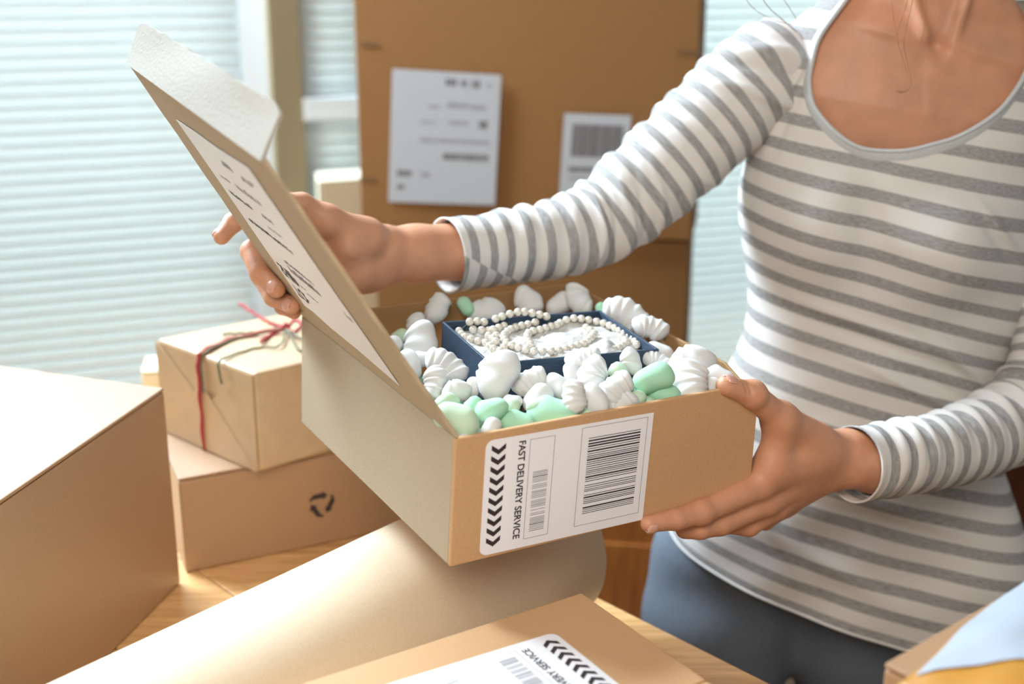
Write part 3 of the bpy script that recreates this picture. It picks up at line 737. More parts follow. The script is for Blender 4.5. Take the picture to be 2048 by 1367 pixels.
#@@BOXFILL
# ------------------------------------------------------------ foam peanuts
def peanut_mesh(name, kind, seed, m):
    rg = np.random.default_rng(seed)
    if kind == 'rib':      # curled ribbed S/C shaped piece
        cur = rg.uniform(-2.3, 2.3); cur2 = rg.uniform(-1.2, 1.2)
        n, seg, L, r0, flat = 44, 20, 1.0, 0.33, 0.80
    elif kind == 'shell':  # broad curled shell
        cur = rg.uniform(1.0, 1.8); cur2 = 0.6; n, seg, L, r0, flat = 26, 18, 0.92, 0.37, 0.72
    else:                  # smooth soft cylinder
        cur = rg.uniform(0.2, 0.9); cur2 = 0; n, seg, L, r0, flat = 18, 18, 0.92, 0.30, 0.88
    P = []; a = -cur / 2; p = A(0, 0, 0)
    for i in range(n):
        P.append(p.copy()); a += cur / n; p = p + A(math.cos(a), math.sin(a), 0.25 * math.sin(cur2 * i / n)) * L / n
    P = np.array(P); P -= P.mean(0)
    V = []; Fc = []; ph = rg.uniform(0, 6)
    lump = rg.normal(size=(4, 3))
    for i in range(n):
        s = i / (n - 1); T = nrm(P[min(i + 1, n - 1)] - P[max(0, i - 1)]); b = A(0, 0, 1); c = nrm(np.cross(b, T)); b = np.cross(T, c)
        end = (1 - abs(2 * s - 1) ** (5 if kind != 'soft' else 3.2)) ** (0.5)
        r = r0 * max(0.02, end)
        if kind == 'rib': r *= 1 + 0.055 * math.sin(s * 2 * math.pi * 5.2 + ph) + 0.05 * math.sin(s * 11 + 2 * ph) + 0.02 * math.sin(s * 60)
        elif kind == 'shell': r *= 1 + 0.05 * math.sin(s * 2 * math.pi * 2.6 + ph)
        else: r *= 1 + 0.05 * math.sin(s * 4 + ph)
        for j in range(seg):
            w = 2 * math.pi * j / seg
            q = r * (1 + 0.05 * math.sin(2 * w + 3 * s + ph) + 0.035 * math.sin(3 * w - 7 * s + ph))
            # a furrow on one side like an extruded crescent
            if kind != 'soft': q *= 1 - 0.22 * math.exp(-((w - 4.7) / 0.55) ** 2)
            V.append(P[i] + c * q * math.cos(w) + b * q * math.sin(w) * flat + A(0, 0, 0) )
    for i in range(n - 1):
        for j in range(seg): Fc.append((i * seg + j, i * seg + (j + 1) % seg, (i + 1) * seg + (j + 1) % seg, (i + 1) * seg + j))
    Fc.append(tuple(range(seg))[::-1]); Fc.append(tuple(range((n - 1) * seg, n * seg)))
    me = bpy.data.meshes.new(name); me.from_pydata([tuple(v) for v in V], [], Fc); me.materials.append(m)
    me.polygons.foreach_set('use_smooth', np.ones(len(me.polygons), dtype=bool)); me.update()
    return me


WR = [peanut_mesh('packing_peanut', 'rib', s, FOAM) for s in (1, 2, 3, 5, 8)]
WS = [peanut_mesh('packing_peanut', 'shell', s, FOAM) for s in (21, 22)]
GS = [peanut_mesh('packing_peanut', 'soft', s, FOAM_G) for s in (31, 32, 33)]
PS = [peanut_mesh('packing_peanut', 'soft', s, FOAM_P) for s in (41, 42)]
WB = [peanut_mesh('packing_peanut', 'soft', s, FOAM) for s in (51, 52)]
KIN = {'r': (WR, 'white ribbed'), 's': (WS, 'white curled'), 'g': (GS, 'mint green'), 'p': (PS, 'pale green'), 'w': (WB, 'smooth white')}
# px, py, size in px, kind, in-picture angle, height above the rim, where
PEAS = [
 (877, 617, 62, 'r', 60, -12, 'by the back wall, left of the green one at the blue tray'), (931, 613, 46, 'g', 110, -14, 'at the back wall behind the blue tray'),
 (970, 618, 70, 's', 10, -14, 'behind the blue tray, right of the mint green one'), (1052, 603, 62, 's', 120, -10, 'at the back wall behind the middle of the pearls'),
 (1120, 607, 60, 'w', 30, -10, 'at the back wall, left of the back right corner'), (1162, 598, 66, 'r', 100, -6, 'standing in the back right corner'),
 (1204, 622, 40, 'g', 90, -10, 'beside the back corner of the blue tray'), (1247, 632, 84, 'r', -35, 2, 'on the right wall behind the blue tray'),
 (1300, 658, 66, 'r', 160, 0, 'by the right wall, second from the back corner'), (1320, 705, 58, 'w', -40, -12, 'in the gap right of the blue tray'),
 (828, 648, 48, 's', 60, -8, 'left of the blue tray, under the back ribbed piece'), (837, 684, 84, 's', 75, -2, 'large, left of the blue tray corner'),
 (779, 690, 50, 'w', 20, -8, 'next to the lid edge, rearmost'), (818, 729, 62, 'w', 100, -2, 'next to the lid edge, level with the tray corner'),
 (889, 733, 84, 'r', -40, -2, 'against the left side of the blue tray'), (846, 716, 44, 'w', 0, -6, 'between the large curled one and the tray'),
 (866, 766, 66, 'r', 70, 6, 'beside the lid, on the left heap'), (910, 778, 58, 's', 20, 6, 'in front of the ribbed one beside the lid'),
 (944, 775, 46, 'w', 60, 0, 'left of the big piece at the near tray corner'), (988, 748, 104, 's', 55, 12, 'biggest, leaning on the near corner of the blue tray'),
 (1060, 764, 68, 'r', 30, 4, 'in front of the blue tray, right of the biggest piece'), (1025, 801, 40, 'w', 0, 0, 'small, below the biggest piece'),
 (1074, 795, 66, 'w', 40, 2, 'below the ribbed one at the tray front'), (1109, 768, 36, 'g', 50, -2, 'small, wedged at the tray front'),
 (1143, 748, 52, 'w', 80, 2, 'ball-shaped, in front of the blue tray'), (1166, 717, 66, 'r', 10, 12, 'lying over the front edge of the blue tray'),
 (1190, 752, 76, 'r', 60, 8, 'below the one lying over the tray edge'), (1258, 722, 56, 's', 90, 10, 'leaning on the tray front, near its right corner'),
 (1238, 750, 60, 'p', 100, 6, 'below the curled one at the tray right corner'), (1306, 756, 92, 'g', 20, 10, 'largest green one, right of the tray'),
 (1325, 788, 84, 'g', -30, 4, 'under the largest green one'), (1310, 722, 56, 'r', -20, 0, 'behind the largest green one'),
 (1378, 722, 96, 's', 20, 8, 'large, by the right wall above the thumb'), (1386, 764, 92, 'r', 75, 8, 'large, left of the thumb'),
 (1440, 752, 60, 'w', -30, 2, 'partly under the thumb'), (1424, 780, 56, 'w', 70, 4, 'at the front rim beside the thumb'),
 (1348, 798, 48, 'w', 0, 8, 'small round one on the front rim, right of the label'), (1116, 772, 60, 'w', 130, 4, 'in the middle of the front heap, upper'),
 (1150, 794, 66, 'r', 80, 8, 'standing upright in the middle of the front heap'), (1186, 800, 70, 'w', 95, 6, 'right of the upright one in the front heap'),
 (1232, 780, 76, 'r', 40, 6, 'in the front heap, right of the middle'), (1237, 804, 74, 'r', 15, 8, 'at the front rim, above the barcode'),
 (1205, 822, 44, 'w', 0, 4, 'small, at the front rim left of the barcode'), (1284, 814, 70, 'p', 10, 4, 'at the front rim, above the right end of the label'),
 (1107, 828, 116, 'g', -14, 6, 'long, at the front rim near the label top'), (1038, 846, 80, 'g', -20, 6, 'egg-shaped, above the lettering of the label'),
 (1080, 812, 60, 'p', 0, 0, 'behind the long green one'), (982, 818, 74, 'g', 20, 4, 'below the biggest white one'),
 (944, 812, 50, 'g', 40, 0, 'between the left heap and the green ones'), (1020, 818, 50, 'p', 60, 0, 'between the two green ones left of the middle'),
 (914, 838, 104, 'p', -35, 4, 'largest pale one, at the near left corner'), (980, 857, 50, 'w', 50, 5, 'between the pale green and the egg-shaped one'),
 (925, 876, 30, 'w', 0, 4, 'tiny, in the near left corner'), (890, 806, 60, 'p', 30, 0, 'beside the lid, behind the largest pale green one'),
 (1278, 776, 50, 'g', 90, 0, 'left of the two large green ones'), (1270, 800, 50, 'p', 45, 0, 'under the large green ones'),
 (1170, 830, 50, 'p', 20, 1, 'at the front rim behind the long green one'), (800, 672, 44, 'p', 20, -12, 'small, rearmost beside the lid'),
]
cenr = LC(Wc / 2, Dc / 2, 0)
for (px, py, sz, kd, ang, hgt, where) in PEAS:
    hh = hgt / 1000.0; p = onplane(px, py, LC(0, 0, hh), ez); dpt = (p - C) @ FW
    size = sz * dpt / F * 1.12; rad = size * 0.36
    for _ in range(60):   # keep the piece inside the four walls
        q = p - Oc; y_, x_ = q @ ey, q @ ex
        if y_ < 0.0042 + rad: hh -= 0.001
        elif y_ > Dc - tk - rad or (x_ > Wc - tk - rad and hh < 0.03): hh += 0.001
        else: break
        p = onplane(px, py, LC(0, 0, hh), ez)
    ms, nm = KIN[kd]; me = ms[(px * 7 + py) % len(ms)]
    o = bpy.data.objects.new('packing_peanut', me); link(o)
    # orientation: long axis along the picture angle, laid mostly in the view-facing plane but tipped
    a = math.radians(ang); X = nrm(RX * math.cos(a) + nrm(ey * 0.6 + UP * 0.8) * math.sin(a)); Z = nrm(np.cross(X, nrm(np.cross(nrm(-FW + ez), X)))); Y = np.cross(Z, X)
    rl_ = ((px * 13 + py * 7) % 60 - 30) / 57.3; Y, Z = Y * math.cos(rl_) + Z * math.sin(rl_), Z * math.cos(rl_) - Y * math.sin(rl_)
    s = size * (0.98 if kd != 'w' else 1.1)
    from mathutils import Matrix
    Mx = Matrix(((X[0] * s, Y[0] * s, Z[0] * s, p[0]), (X[1] * s, Y[1] * s, Z[1] * s, p[1]), (X[2] * s, Y[2] * s, Z[2] * s, p[2]), (0, 0, 0, 1)))
    o.matrix_world = Mx
    props(o, nm + ' peanut ' + where, 'packing peanut', 'foam peanuts in the open carton')
# the hidden layers below, as loose fill
fill = MB(); rf = np.random.default_rng(5); src = [WR[0], GS[0], WB[0], WS[0], WR[2]]; dat = []
for me in src:
    dat.append((np.array([v.co[:] for v in me.vertices]), [tuple(p.vertices) for p in me.polygons]))
for k in range(170):
    i = int(rf.integers(0, 5)); Vv, Ff = dat[i]
    c = LC(rf.uniform(0.025, Wc - 0.03), rf.uniform(0.025, Dc - 0.03), rf.uniform(-0.085, -0.027)); R_ = rotv(rf.normal(size=3) * 1.5)
    fill.add(c + (Vv @ R_.T) * 0.034, Ff, 1 if i == 1 else 0)
props(fill.build('packing_peanut_fill', [FOAM, FOAM_G], None, True), 'deeper layers of white and mint foam peanuts filling the carton', 'packing fill', None, 'stuff')

# ------------------------------------------------------------ blue tray with the pearls
bq = [onplane(x, y, LC(0, 0, 0.010), ez) for x, y in ((858, 643), (1187, 621), (1307, 697), (980, 727))]
bo = bq[3]; bu = ((bq[2] - bq[3]) + (bq[1] - bq[0])) / 2; bv = ((bq[0] - bq[3]) + (bq[1] - bq[2])) / 2
bv = bv - nrm(bu) * (bv @ nrm(bu)) * 0.6; bh = 0.036
tr = empty('jewellery_tray', 'dark navy blue cardboard tray holding the pearls among the peanuts', 'box')
def BP(a, b, z=0.0): return bo + bu * a + bv * b + ez * z
ta, tb_ = 0.0022 / np.linalg.norm(bu), 0.0022 / np.linalg.norm(bv)
for pts, n in (([(0, 0), (1, 0), (1, tb_), (0, tb_)], 0), ([(0, 1 - tb_), (1, 1 - tb_), (1, 1), (0, 1)], 0), ([(0, tb_), (ta, tb_), (ta, 1 - tb_), (0, 1 - tb_)], 0), ([(1 - ta, tb_), (1, tb_), (1, 1 - tb_), (1 - ta, 1 - tb_)], 0)):
    MB().prism([BP(a, b, -bh) for a, b in pts], ez * bh).build('side_wall', NAVY, tr, bevel=0.0005)
MB().prism([BP(a, b, -bh) for a, b in ((ta, tb_), (1 - ta, tb_), (1 - ta, 1 - tb_), (ta, 1 - tb_))], ez * 0.002).build('base', NAVY, tr)
# cotton bed
def cz(a, b):
    p = BP(a, b); q = proj(p)
    z = -0.0095 + 0.0012 * math.sin(a * 23 + b * 9) + 0.0010 * math.sin(b * 31 - a * 11)
    for (x, y, sx, sy, h) in ((1140, 672, 34, 14, 0.006), (1212, 684, 20, 14, 0.010), (960, 706, 26, 10, 0.004), (1040, 705, 22, 8, 0.004), (1050, 668, 20, 10, 0.003)):
        z += h * math.exp(-((q[0] - x) / sx) ** 2 - ((q[1] - y) / sy) ** 2)
    return z
cot = empty('cotton_padding', 'white cotton wool bed under the pearls in the blue tray', 'cotton wool')
V = []; Fc = []; n_ = 70
for i in range(n_ + 1):
    for j in range(n_ + 1):
        a = ta * 1.2 + (1 - 2.4 * ta) * i / n_; b = tb_ * 1.2 + (1 - 2.4 * tb_) * j / n_
        V.append(BP(a, b, cz(a, b) + 0.0005 * rng.normal()))
nb_ = len(V)
for i in range(n_ + 1):
    for j in range(n_ + 1):
        a = ta * 1.2 + (1 - 2.4 * ta) * i / n_; b = tb_ * 1.2 + (1 - 2.4 * tb_) * j / n_; V.append(BP(a, b, -bh + 0.0025))
for i in range(n_):
    for j in range(n_):
        a = i * (n_ + 1) + j; Fc.append((a, a + n_ + 1, a + n_ + 2, a + 1)); Fc.append((nb_ + a, nb_ + a + 1, nb_ + a + n_ + 2, nb_ + a + n_ + 1))
for i in range(n_):
    a = i * (n_ + 1); Fc.append((a, nb_ + a, nb_ + a + n_ + 1, a + n_ + 1)); b = a + n_; Fc.append((b + n_ + 1, nb_ + b + n_ + 1, nb_ + b, b))
    Fc.append((i + 1, nb_ + i + 1, nb_ + i, i)); b = n_ * (n_ + 1) + i; Fc.append((b, nb_ + b, nb_ + b + 1, b + 1))
mesh('pad', V, Fc, COTTON, cot, True)
fz = MB()
for k in range(260):
    a, b = rng.uniform(0.05, 0.95, 2); p0 = BP(a, b, cz(a, b)); d = rng.normal(size=3) * 0.006; d2 = rng.normal(size=3) * 0.003
    fz.tube([p0, p0 + d * 0.5 + ez * 0.0015 + d2, p0 + d + ez * 0.0005], 0.00006, 3)
props(fz.build('loose_fibres', COTTON, cot), kind='stuff')
# necklace
PR = 0.0038
ne = empty('pearl_necklace', 'long string of white pearls coiled in the blue tray', 'necklace')
bmS = {'me': None}
def sphere_mesh():
    V = [(0, 0, 1)]; Fc = []; R1, S1 = 9, 16
    for i in range(1, R1):
        for j in range(S1): t = math.pi * i / R1; w = 2 * math.pi * j / S1; V.append((math.sin(t) * math.cos(w), math.sin(t) * math.sin(w), math.cos(t)))
    V.append((0, 0, -1))
    for j in range(S1): Fc.append((0, 1 + j, 1 + (j + 1) % S1)); Fc.append((len(V) - 1, 1 + (R1 - 2) * S1 + (j + 1) % S1, 1 + (R1 - 2) * S1 + j))
    for i in range(R1 - 2):
        for j in range(S1): a = 1 + i * S1; Fc.append((a + j, a + S1 + j, a + S1 + (j + 1) % S1, a + (j + 1) % S1))
    me = bpy.data.meshes.new('pearl'); me.from_pydata([tuple(PR * c for c in v) for v in V], [], Fc); me.materials.append(PEARL)
    me.polygons.foreach_set('use_smooth', np.ones(len(me.polygons), dtype=bool)); return me
PM = sphere_mesh(); placed = []
STR = [
 (0.0060, [(620, 235), (675, 215), (735, 195), (790, 180), (860, 178), (940, 192), (1000, 205), (1060, 222)]),
 (0.0030, [(1068, 240), (1005, 246), (960, 258), (910, 275), (860, 285), (810, 297), (765, 308), (715, 340), (685, 378), (708, 430), (785, 462), (870, 487), (955, 503), (1030, 500), (1095, 497), (1165, 485), (1225, 470), (1290, 450), (1350, 430), (1395, 395), (1430, 350)]),
 (0.0020, [(905, 445), (875, 395), (895, 345), (945, 330), (1000, 320), (1055, 300), (1110, 290), (1160, 262), (1240, 232), (1325, 235), (1405, 250), (1480, 265), (1555, 290), (1625, 325), (1680, 355), (1740, 390), (1775, 447)]),
 (0.0010, [(1430, 350), (1400, 330), (1350, 300)]),
 (0.0010, [(1560, 318), (1610, 352), (1660, 390), (1690, 422), (1650, 455), (1600, 482), (1550, 492), (1490, 497)]),
 (0.0005, [(320, 335), (325, 285), (395, 262), (465, 255), (530, 262), (590, 278)]),
 (0.0045, [(370, 310), (430, 320), (505, 328)]), (0.0020, [(320, 338), (360, 378), (430, 408), (545, 435), (590, 472), (655, 500), (720, 520)]),
 (0.0020, [(505, 328), (550, 365), (600, 400), (640, 440)]), (0.0060, [(600, 322), (670, 298), (745, 272), (820, 262)]), (0.0010, [(640, 350), (620, 385), (660, 420), (690, 470)]), (0.0010, [(560, 330), (600, 350), (650, 330)]),
]
bvn = nrm(bv - nrm(bu) * (bv @ nrm(bu))); bvl = bv @ bvn
for hh, pts in STR:
    W3 = []
    for x, y in pts:
        z_ = 0.0025 + hh * 0.6
        for _ in range(24):   # lift until the pearl lies inside the tray walls
            p = onplane(840 + x / 4.096, 580 + y / 4.096, LC(0, 0, z_), ez)
            if (p - bo) @ bvn < bvl - 0.0062: break
            z_ += 0.001
        W3.append(p)
    P = catmull(W3, 60 * len(pts)); acc = 1e9; prev = P[0]; run = []
    for p in P:
        acc += np.linalg.norm(p - prev); prev = p
        if acc >= 2 * PR * 1.01:
            if all(np.linalg.norm(p - q) > 1.86 * PR for q in placed):
                o = bpy.data.objects.new('pearl', PM); link(o, ne); o.location = p; placed.append(p.copy()); run.append(p.copy())
            acc = 0
    if len(run) > 1: MB().tube(run, 0.0003, 4).build('thread', TWINE_G, ne)
#@@END_BOXFILL
#@@PERSON
# ------------------------------------------------------------ the woman
YB = 1.38
person = empty('person', 'woman in a grey and white striped long-sleeved top holding the open carton', 'person')
# rings of the top: left outline px, right outline px, half thickness, from hem upwards
RINGS = [
 ((1338, 1050), (1998, 1232), 0.148), ((1352, 980), (2020, 1130), 0.146), ((1385, 892), (2012, 1030), 0.136), ((1428, 808), (1988, 935), 0.122),
 ((1458, 748), (1972, 880), 0.112), ((1491, 670), (1970, 800), 0.106), ((1499, 575), (1998, 715), 0.106), ((1484, 465), (2036, 610), 0.115),
 ((1482, 385), (2050, 520), 0.120), ((1498, 310), (2062, 430), 0.112), ((1512, 245), (2080, 350), 0.100), ((1520, 180), (2105, 275), 0.090),
 ((1535, 118), (2128, 205), 0.078), ((1570, 62), (2130, 140), 0.068), ((1640, 5), (2090, 75), 0.060), ((1735, -60), (2030, 5), 0.056), ((1785, -130), (2000, -75), 0.056), ((1800, -215), (1990, -165), 0.060)]
RL = np.array([atY(*r[0], YB) for r in RINGS]); RR = np.array([atY(*r[1], YB) for r in RINGS]); RB = np.array([r[2] for r in RINGS])
NR = 260
RLs, RRs = catmull(RL, NR), catmull(RR, NR); RBs = catmull(RB[:, None], NR)[:, 0]
cen = (RLs + RRs) / 2
arc = np.concatenate([[0], np.cumsum(np.linalg.norm(np.diff(cen + A(0, -1, 0) * RBs[:, None] * 0.6, axis=0), axis=1))])
tt = np.linspace(0, 1, NR)
def gauss(q, x, y, sx, sy, rot=0.0):
    c, s = math.cos(rot), math.sin(rot); dx, dy = q[..., 0] - x, q[..., 1] - y
    return np.exp(-((dx * c + dy * s) / sx) ** 2 - ((-dx * s + dy * c) / sy) ** 2)


def torso(phi, t, inset=0.0, cloth=True):
    """phi: 0 right outline, -pi/2 front; arrays"""
    c = np.stack([np.interp(t, tt, cen[:, k]) for k in range(3)], -1)
    a = np.stack([np.interp(t, tt, (RRs - RLs)[:, k] / 2) for k in range(3)], -1)
    b = np.interp(t, tt, RBs)
    e = 2 / 2.3
    cx = np.sign(np.cos(phi)) * np.abs(np.cos(phi)) ** e; sy = np.sign(np.sin(phi)) * np.abs(np.sin(phi)) ** e
    al = np.linalg.norm(a, axis=-1, keepdims=True)
    inset = inset + 0.0 * t
    if not cloth: inset = inset + 0.012 * np.clip((0.66 - t) / 0.08, 0, 1)
    shear = 0.14 + 0.42 * np.clip((0.42 - t) / 0.34, 0, 1)
    P = c + a * (1 - inset[..., None] / al) * cx[..., None] + np.stack([-(b - inset) * sy * shear * np.clip(-sy, 0, 1), (b - inset) * sy, 0 * t], -1)
    P[..., 2] -= 0.034 * np.clip(-sy, 0, 1) * np.clip(1 - t / 0.30, 0, 1)
    q = proj(P); fr = np.clip(-np.sin(phi), 0, 1) ** 0.6
    d = 0.030 * gauss(q, 1588, 455, 105, 105) + 0.026 * gauss(q, 1905, 500, 105, 100)
    d = d - 0.010 * gauss(q, 1740, 440, 50, 130)
    if cloth:
        # soft drag folds
        d = d + 0.004 * gauss(q, 1700, 640, 220, 14, 0.35) - 0.004 * gauss(q, 1720, 672, 220, 16, 0.35)
        d = d + 0.005 * gauss(q, 1850, 790, 130, 12, 0.45) - 0.003 * gauss(q, 1860, 765, 120, 12, 0.45) + 0.005 * gauss(q, 1930, 735, 90, 12, 0.7)
        d = d + 0.006 * gauss(q, 1520, 770, 150, 14, 1.05) - 0.005 * gauss(q, 1545, 790, 150, 16, 1.05) + 0.005 * gauss(q, 1480, 1000, 170, 16, 0.95) - 0.004 * gauss(q, 1515, 1010, 160, 16, 0.95)
        d = d + 0.005 * gauss(q, 1640, 1120, 200, 22, 0.55) + 0.004 * gauss(q, 1760, 1010, 160, 16, 0.30) - 0.003 * gauss(q, 1760, 1045, 160, 16, 0.3)
        d = d + 0.006 * gauss(q, 2000, 460, 60, 9, 0.9) - 0.004 * gauss(q, 1985, 480, 60, 9, 0.9) + 0.005 * gauss(q, 1560, 215, 110, 10, -1.15) - 0.005 * gauss(q, 1582, 225, 110, 9, -1.15) + 0.005 * gauss(q, 1600, 140, 120, 8, -1.05)
        d = d + 0.0016 * np.sin(q[..., 0] * 0.021 + q[..., 1] * 0.033) * np.sin(q[..., 1] * 0.017 - q[..., 0] * 0.008)
    else:
        # collar bones and the hollow between them
        d = d + 0.0050 * gauss(q, 1765, 60, 80, 15, 0.28) + 0.0045 * gauss(q, 1985, 112, 95, 16, 0.30) - 0.010 * gauss(q, 1872, 92, 26, 22) - 0.005 * gauss(q, 1800, 15, 60, 26, 0.3) - 0.006 * gauss(q, 2010, 60, 70, 28, 0.3)
        d = d + 0.010 * gauss(q, 1835, 20, 12, 85, -0.30) + 0.010 * gauss(q, 1925, 20, 12, 90, 0.30) + 0.0015 * gauss(q, 1860, 200, 8, 80, 0)
    P = P + np.stack([0 * d, -d * fr, 0 * d], -1)
    return P


# neckline in picture coordinates -> (phi, t) on the surface
NECK = [(1712, -28), (1690, 0), (1652, 48), (1619, 121), (1613, 183), (1626, 225), (1668, 274), (1722, 308), (1797, 314), (1858, 303), (1936, 275), (1994, 236), (2030, 192), (2060, 130), (2068, 70), (2050, 20)]
ph_g = np.linspace(-math.pi, 0, 361); t_g = np.linspace(0.45, 1, 400)
PG, TG = np.meshgrid(ph_g, t_g, indexing='ij'); SG = torso(PG, TG); QG = proj(SG)
nk_ = []
for (x, y) in NECK:
    d = (QG[..., 0] - x) ** 2 + (QG[..., 1] - y) ** 2; i = np.unravel_index(np.argmin(d), d.shape); nk_.append((PG[i], TG[i]))
nk_ = np.array(nk_)
back = [(0.10, nk_[-1][1] + 0.005), (0.6, 0.865), (1.2, 0.862), (1.57, 0.862), (2.0, 0.862), (2.6, 0.865), (math.pi + 0.0, nk_[0][1] + 0.005)]
loop = np.concatenate([nk_, np.array(back)])
loop[:, 0] = np.unwrap(loop[:, 0])
NP_ = 420
cur = catmull(loop, 500)
# columns follow the neckline curve; strictly increasing phi from the curve itself
s_ = np.linspace(0, 1, NP_, endpoint=False)
order = np.maximum.accumulate(cur[:, 0] + np.linspace(0, 1e-3, 500))
span = 2 * math.pi
cp = np.stack([np.interp(s_, np.linspace(0, 1, 500), cur[:, 0]), np.interp(s_, np.linspace(0, 1, 500), cur[:, 1])], -1)
phi0 = cp[0, 0]
hemphi = phi0 + (cp[:, 0] - phi0) * 0 + s_ * span
# hem columns spread by curve parameter blended with true angle so the grid stays even
tr_phi = np.clip((cp[:, 0] - phi0) / (cp[-1, 0] - phi0 + 1e-9), 0, 1) * span * (1 - 1 / NP_) + phi0
NT = 330
g = np.linspace(0, 1, NT)
PH = np.empty((NP_, NT)); TT_ = np.empty((NP_, NT))
for i in range(NP_):
    tn = cp[i, 1]; TT_[i] = g * tn
    bl = np.clip((TT_[i] - 0.25) / max(tn - 0.25, 1e-3), 0, 1) ** 1.5
    PH[i] = tr_phi[i] * (1 - bl) + cp[i, 0] * bl
S = torso(PH, TT_)
V = S.reshape(-1, 3)
ii, jj = np.meshgrid(np.arange(NP_), np.arange(NT - 1), indexing='ij'); i2 = (ii + 1) % NP_
Q = np.stack([ii * NT + jj, i2 * NT + jj, i2 * NT + jj + 1, ii * NT + jj + 1], -1).reshape(-1, 4)
shirt = raw_mesh('shirt', V, Q, SHIRT, person); shirt['label'] = 'grey and white striped jersey top'
arcw = np.concatenate([[0], np.cumsum(np.diff(arc) * np.interp(tt[1:], [0, 0.3, 0.5, 1], [1.0, 1.0, 0.92, 0.92]))])
arcv = np.interp(TT_, tt, arcw)
# the stripes meet at an angle at the side seam
uvS = np.stack([np.cos(PH) * 0.2 + PH * 0.1, arcv], -1).reshape(-1, 2)
set_cloth(shirt, uvS)
so = shirt.modifiers.new('cloth_thickness', 'SOLIDIFY'); so.thickness = 0.0012; so.offset = -1
nb = torso(cp[:, 0], cp[:, 1]); nbl = list(nb) + [nb[0]]
def nsm(P, k=6):
    P = np.array(P); 
    for _ in range(k): P[1:-1] = (P[:-2] + 2 * P[1:-1] + P[2:]) / 4
    return P
nbl = nsm(nbl, 12)
# neck binding: a flat band of two rows following the edge
def band_mesh(name, line, up_off, w_, th, m, parent):
    V = []; n = len(line); seg = 10
    for i in range(n):
        T = nrm(line[(i + 1) % (n - 1)] - line[i - 1 if i else n - 2]); out = nrm(line[i] - (np.interp(0.8, tt, cen[:, 0]), YB, line[i][2] + 0.02)); out = nrm(out - T * (out @ T)); b = np.cross(T, out)
        if b[2] < 0: pass
        for j in range(seg):
            a = 2 * math.pi * j / seg; V.append(line[i] + b * (w_ * math.cos(a) + up_off) + out * (th * math.sin(a) + 0.0006))
    Fc = [(i * seg + j, i * seg + (j + 1) % seg, (i + 1) * seg + (j + 1) % seg, (i + 1) * seg + j) for i in range(n - 1) for j in range(seg)]
    return mesh(name, V, Fc, m, parent, True)
band_mesh('neck_binding', nbl, 0.0, 0.0070, 0.0017, BIND, shirt)
band_mesh('neck_stitching', nbl, -0.0066, 0.0019, 0.0026, BIND, shirt)['label'] = 'pale raised edge of the neck binding'
# hem band and side seam
hemc = [torso(np.array(p), np.array(0.001)) for p in np.linspace(0, 2 * math.pi, 200)]
MB().tube(hemc, 0.0016, 8).build('hem', SHIRT, shirt, True)
seamP = [torso(np.array(-0.42), np.array(t)) + A(0, -0.0004, 0) for t in np.linspace(0.0, 0.52, 90)]
MB().tube(seamP, 0.0007, 6).build('side_seam', BIND, shirt, True)

# sleeves --------------------------------------------------
def sleeve(name, ctrl, radii, seed, cuff_flare, seamang, label, wr):
    n = 420; seg = 140
    P = catmull(ctrl, n); R_ = catmull(np.array(radii)[:, None], n)[:, 0]
    s = np.concatenate([[0], np.cumsum(np.linalg.norm(np.diff(P, axis=0), axis=1))]); Ltot = s[-1]
    T = np.gradient(P, axis=0); T /= np.linalg.norm(T, axis=1)[:, None]
    for _ in range(30): T[1:-1] = (T[:-2] + 2 * T[1:-1] + T[2:]) / 4
    T /= np.linalg.norm(T, axis=1)[:, None]
    up = nrm(-FW + A(0, 0, 0.001)); X = np.empty((n, 3)); 
    for i in range(n): X[i] = nrm(up - T[i] * (up @ T[i]))   # toward the camera
    Y = np.cross(T, X)
    w = np.linspace(0, 2 * math.pi, seg, endpoint=False)
    SS, WW = np.meshgrid(s, w, indexing='ij')
    rg = np.random.default_rng(seed)
    D = np.zeros_like(SS)
    for (c, amp, wid, ang, slant, span_) in wr:  # individual folds: centre along the arm, height, width, angle, slant, angular span
        dw = (WW - ang + math.pi) % (2 * math.pi) - math.pi
        x = SS - c - slant * dw; D += amp * np.exp(-(x / wid) ** 2) * np.exp(-(dw / span_) ** 2)
    for k in range(10):
        f = rg.uniform(120, 260); a = rg.uniform(0, 6); b = rg.integers(1, 4); D += 0.00028 * np.sin(SS * f + b * WW + a)
    env_ = np.clip(SS / 0.03, 0, 1)
    Rr = R_[:, None] + D * env_
    # cuff rolls slightly outward
    Rr += cuff_flare * np.exp(-(SS / 0.006) ** 2)
    V = P[:, None] + X[:, None] * (Rr * np.cos(WW))[..., None] + Y[:, None] * (Rr * np.sin(WW))[..., None]
    ii, jj = np.meshgrid(np.arange(n - 1), np.arange(seg), indexing='ij'); j2 = (jj + 1) % seg
    Q = np.stack([ii * seg + jj, ii * seg + j2, (ii + 1) * seg + j2, (ii + 1) * seg + jj], -1).reshape(-1, 4)
    o = raw_mesh(name, V.reshape(-1, 3), Q, SLEEVE, shirt)
    if seed == 1: seamang = seamang + 2.2 * np.clip(SS / 0.15, 0, 1)
    dws = (WW - seamang + math.pi) % (2 * math.pi)
    # stripes step where the seam joins the cloth
    vv = SS * (1.10 if seed == 1 else 1.0) + 0.0055 * (dws / (2 * math.pi)) * 2 + 0.006
    set_cloth(o, np.stack([WW * 0.045, vv], -1).reshape(-1, 2))
    so = o.modifiers.new('cloth_thickness', 'SOLIDIFY'); so.thickness = 0.0018; so.offset = -1
    if label: o['label'] = label
    return o, P, R_, s


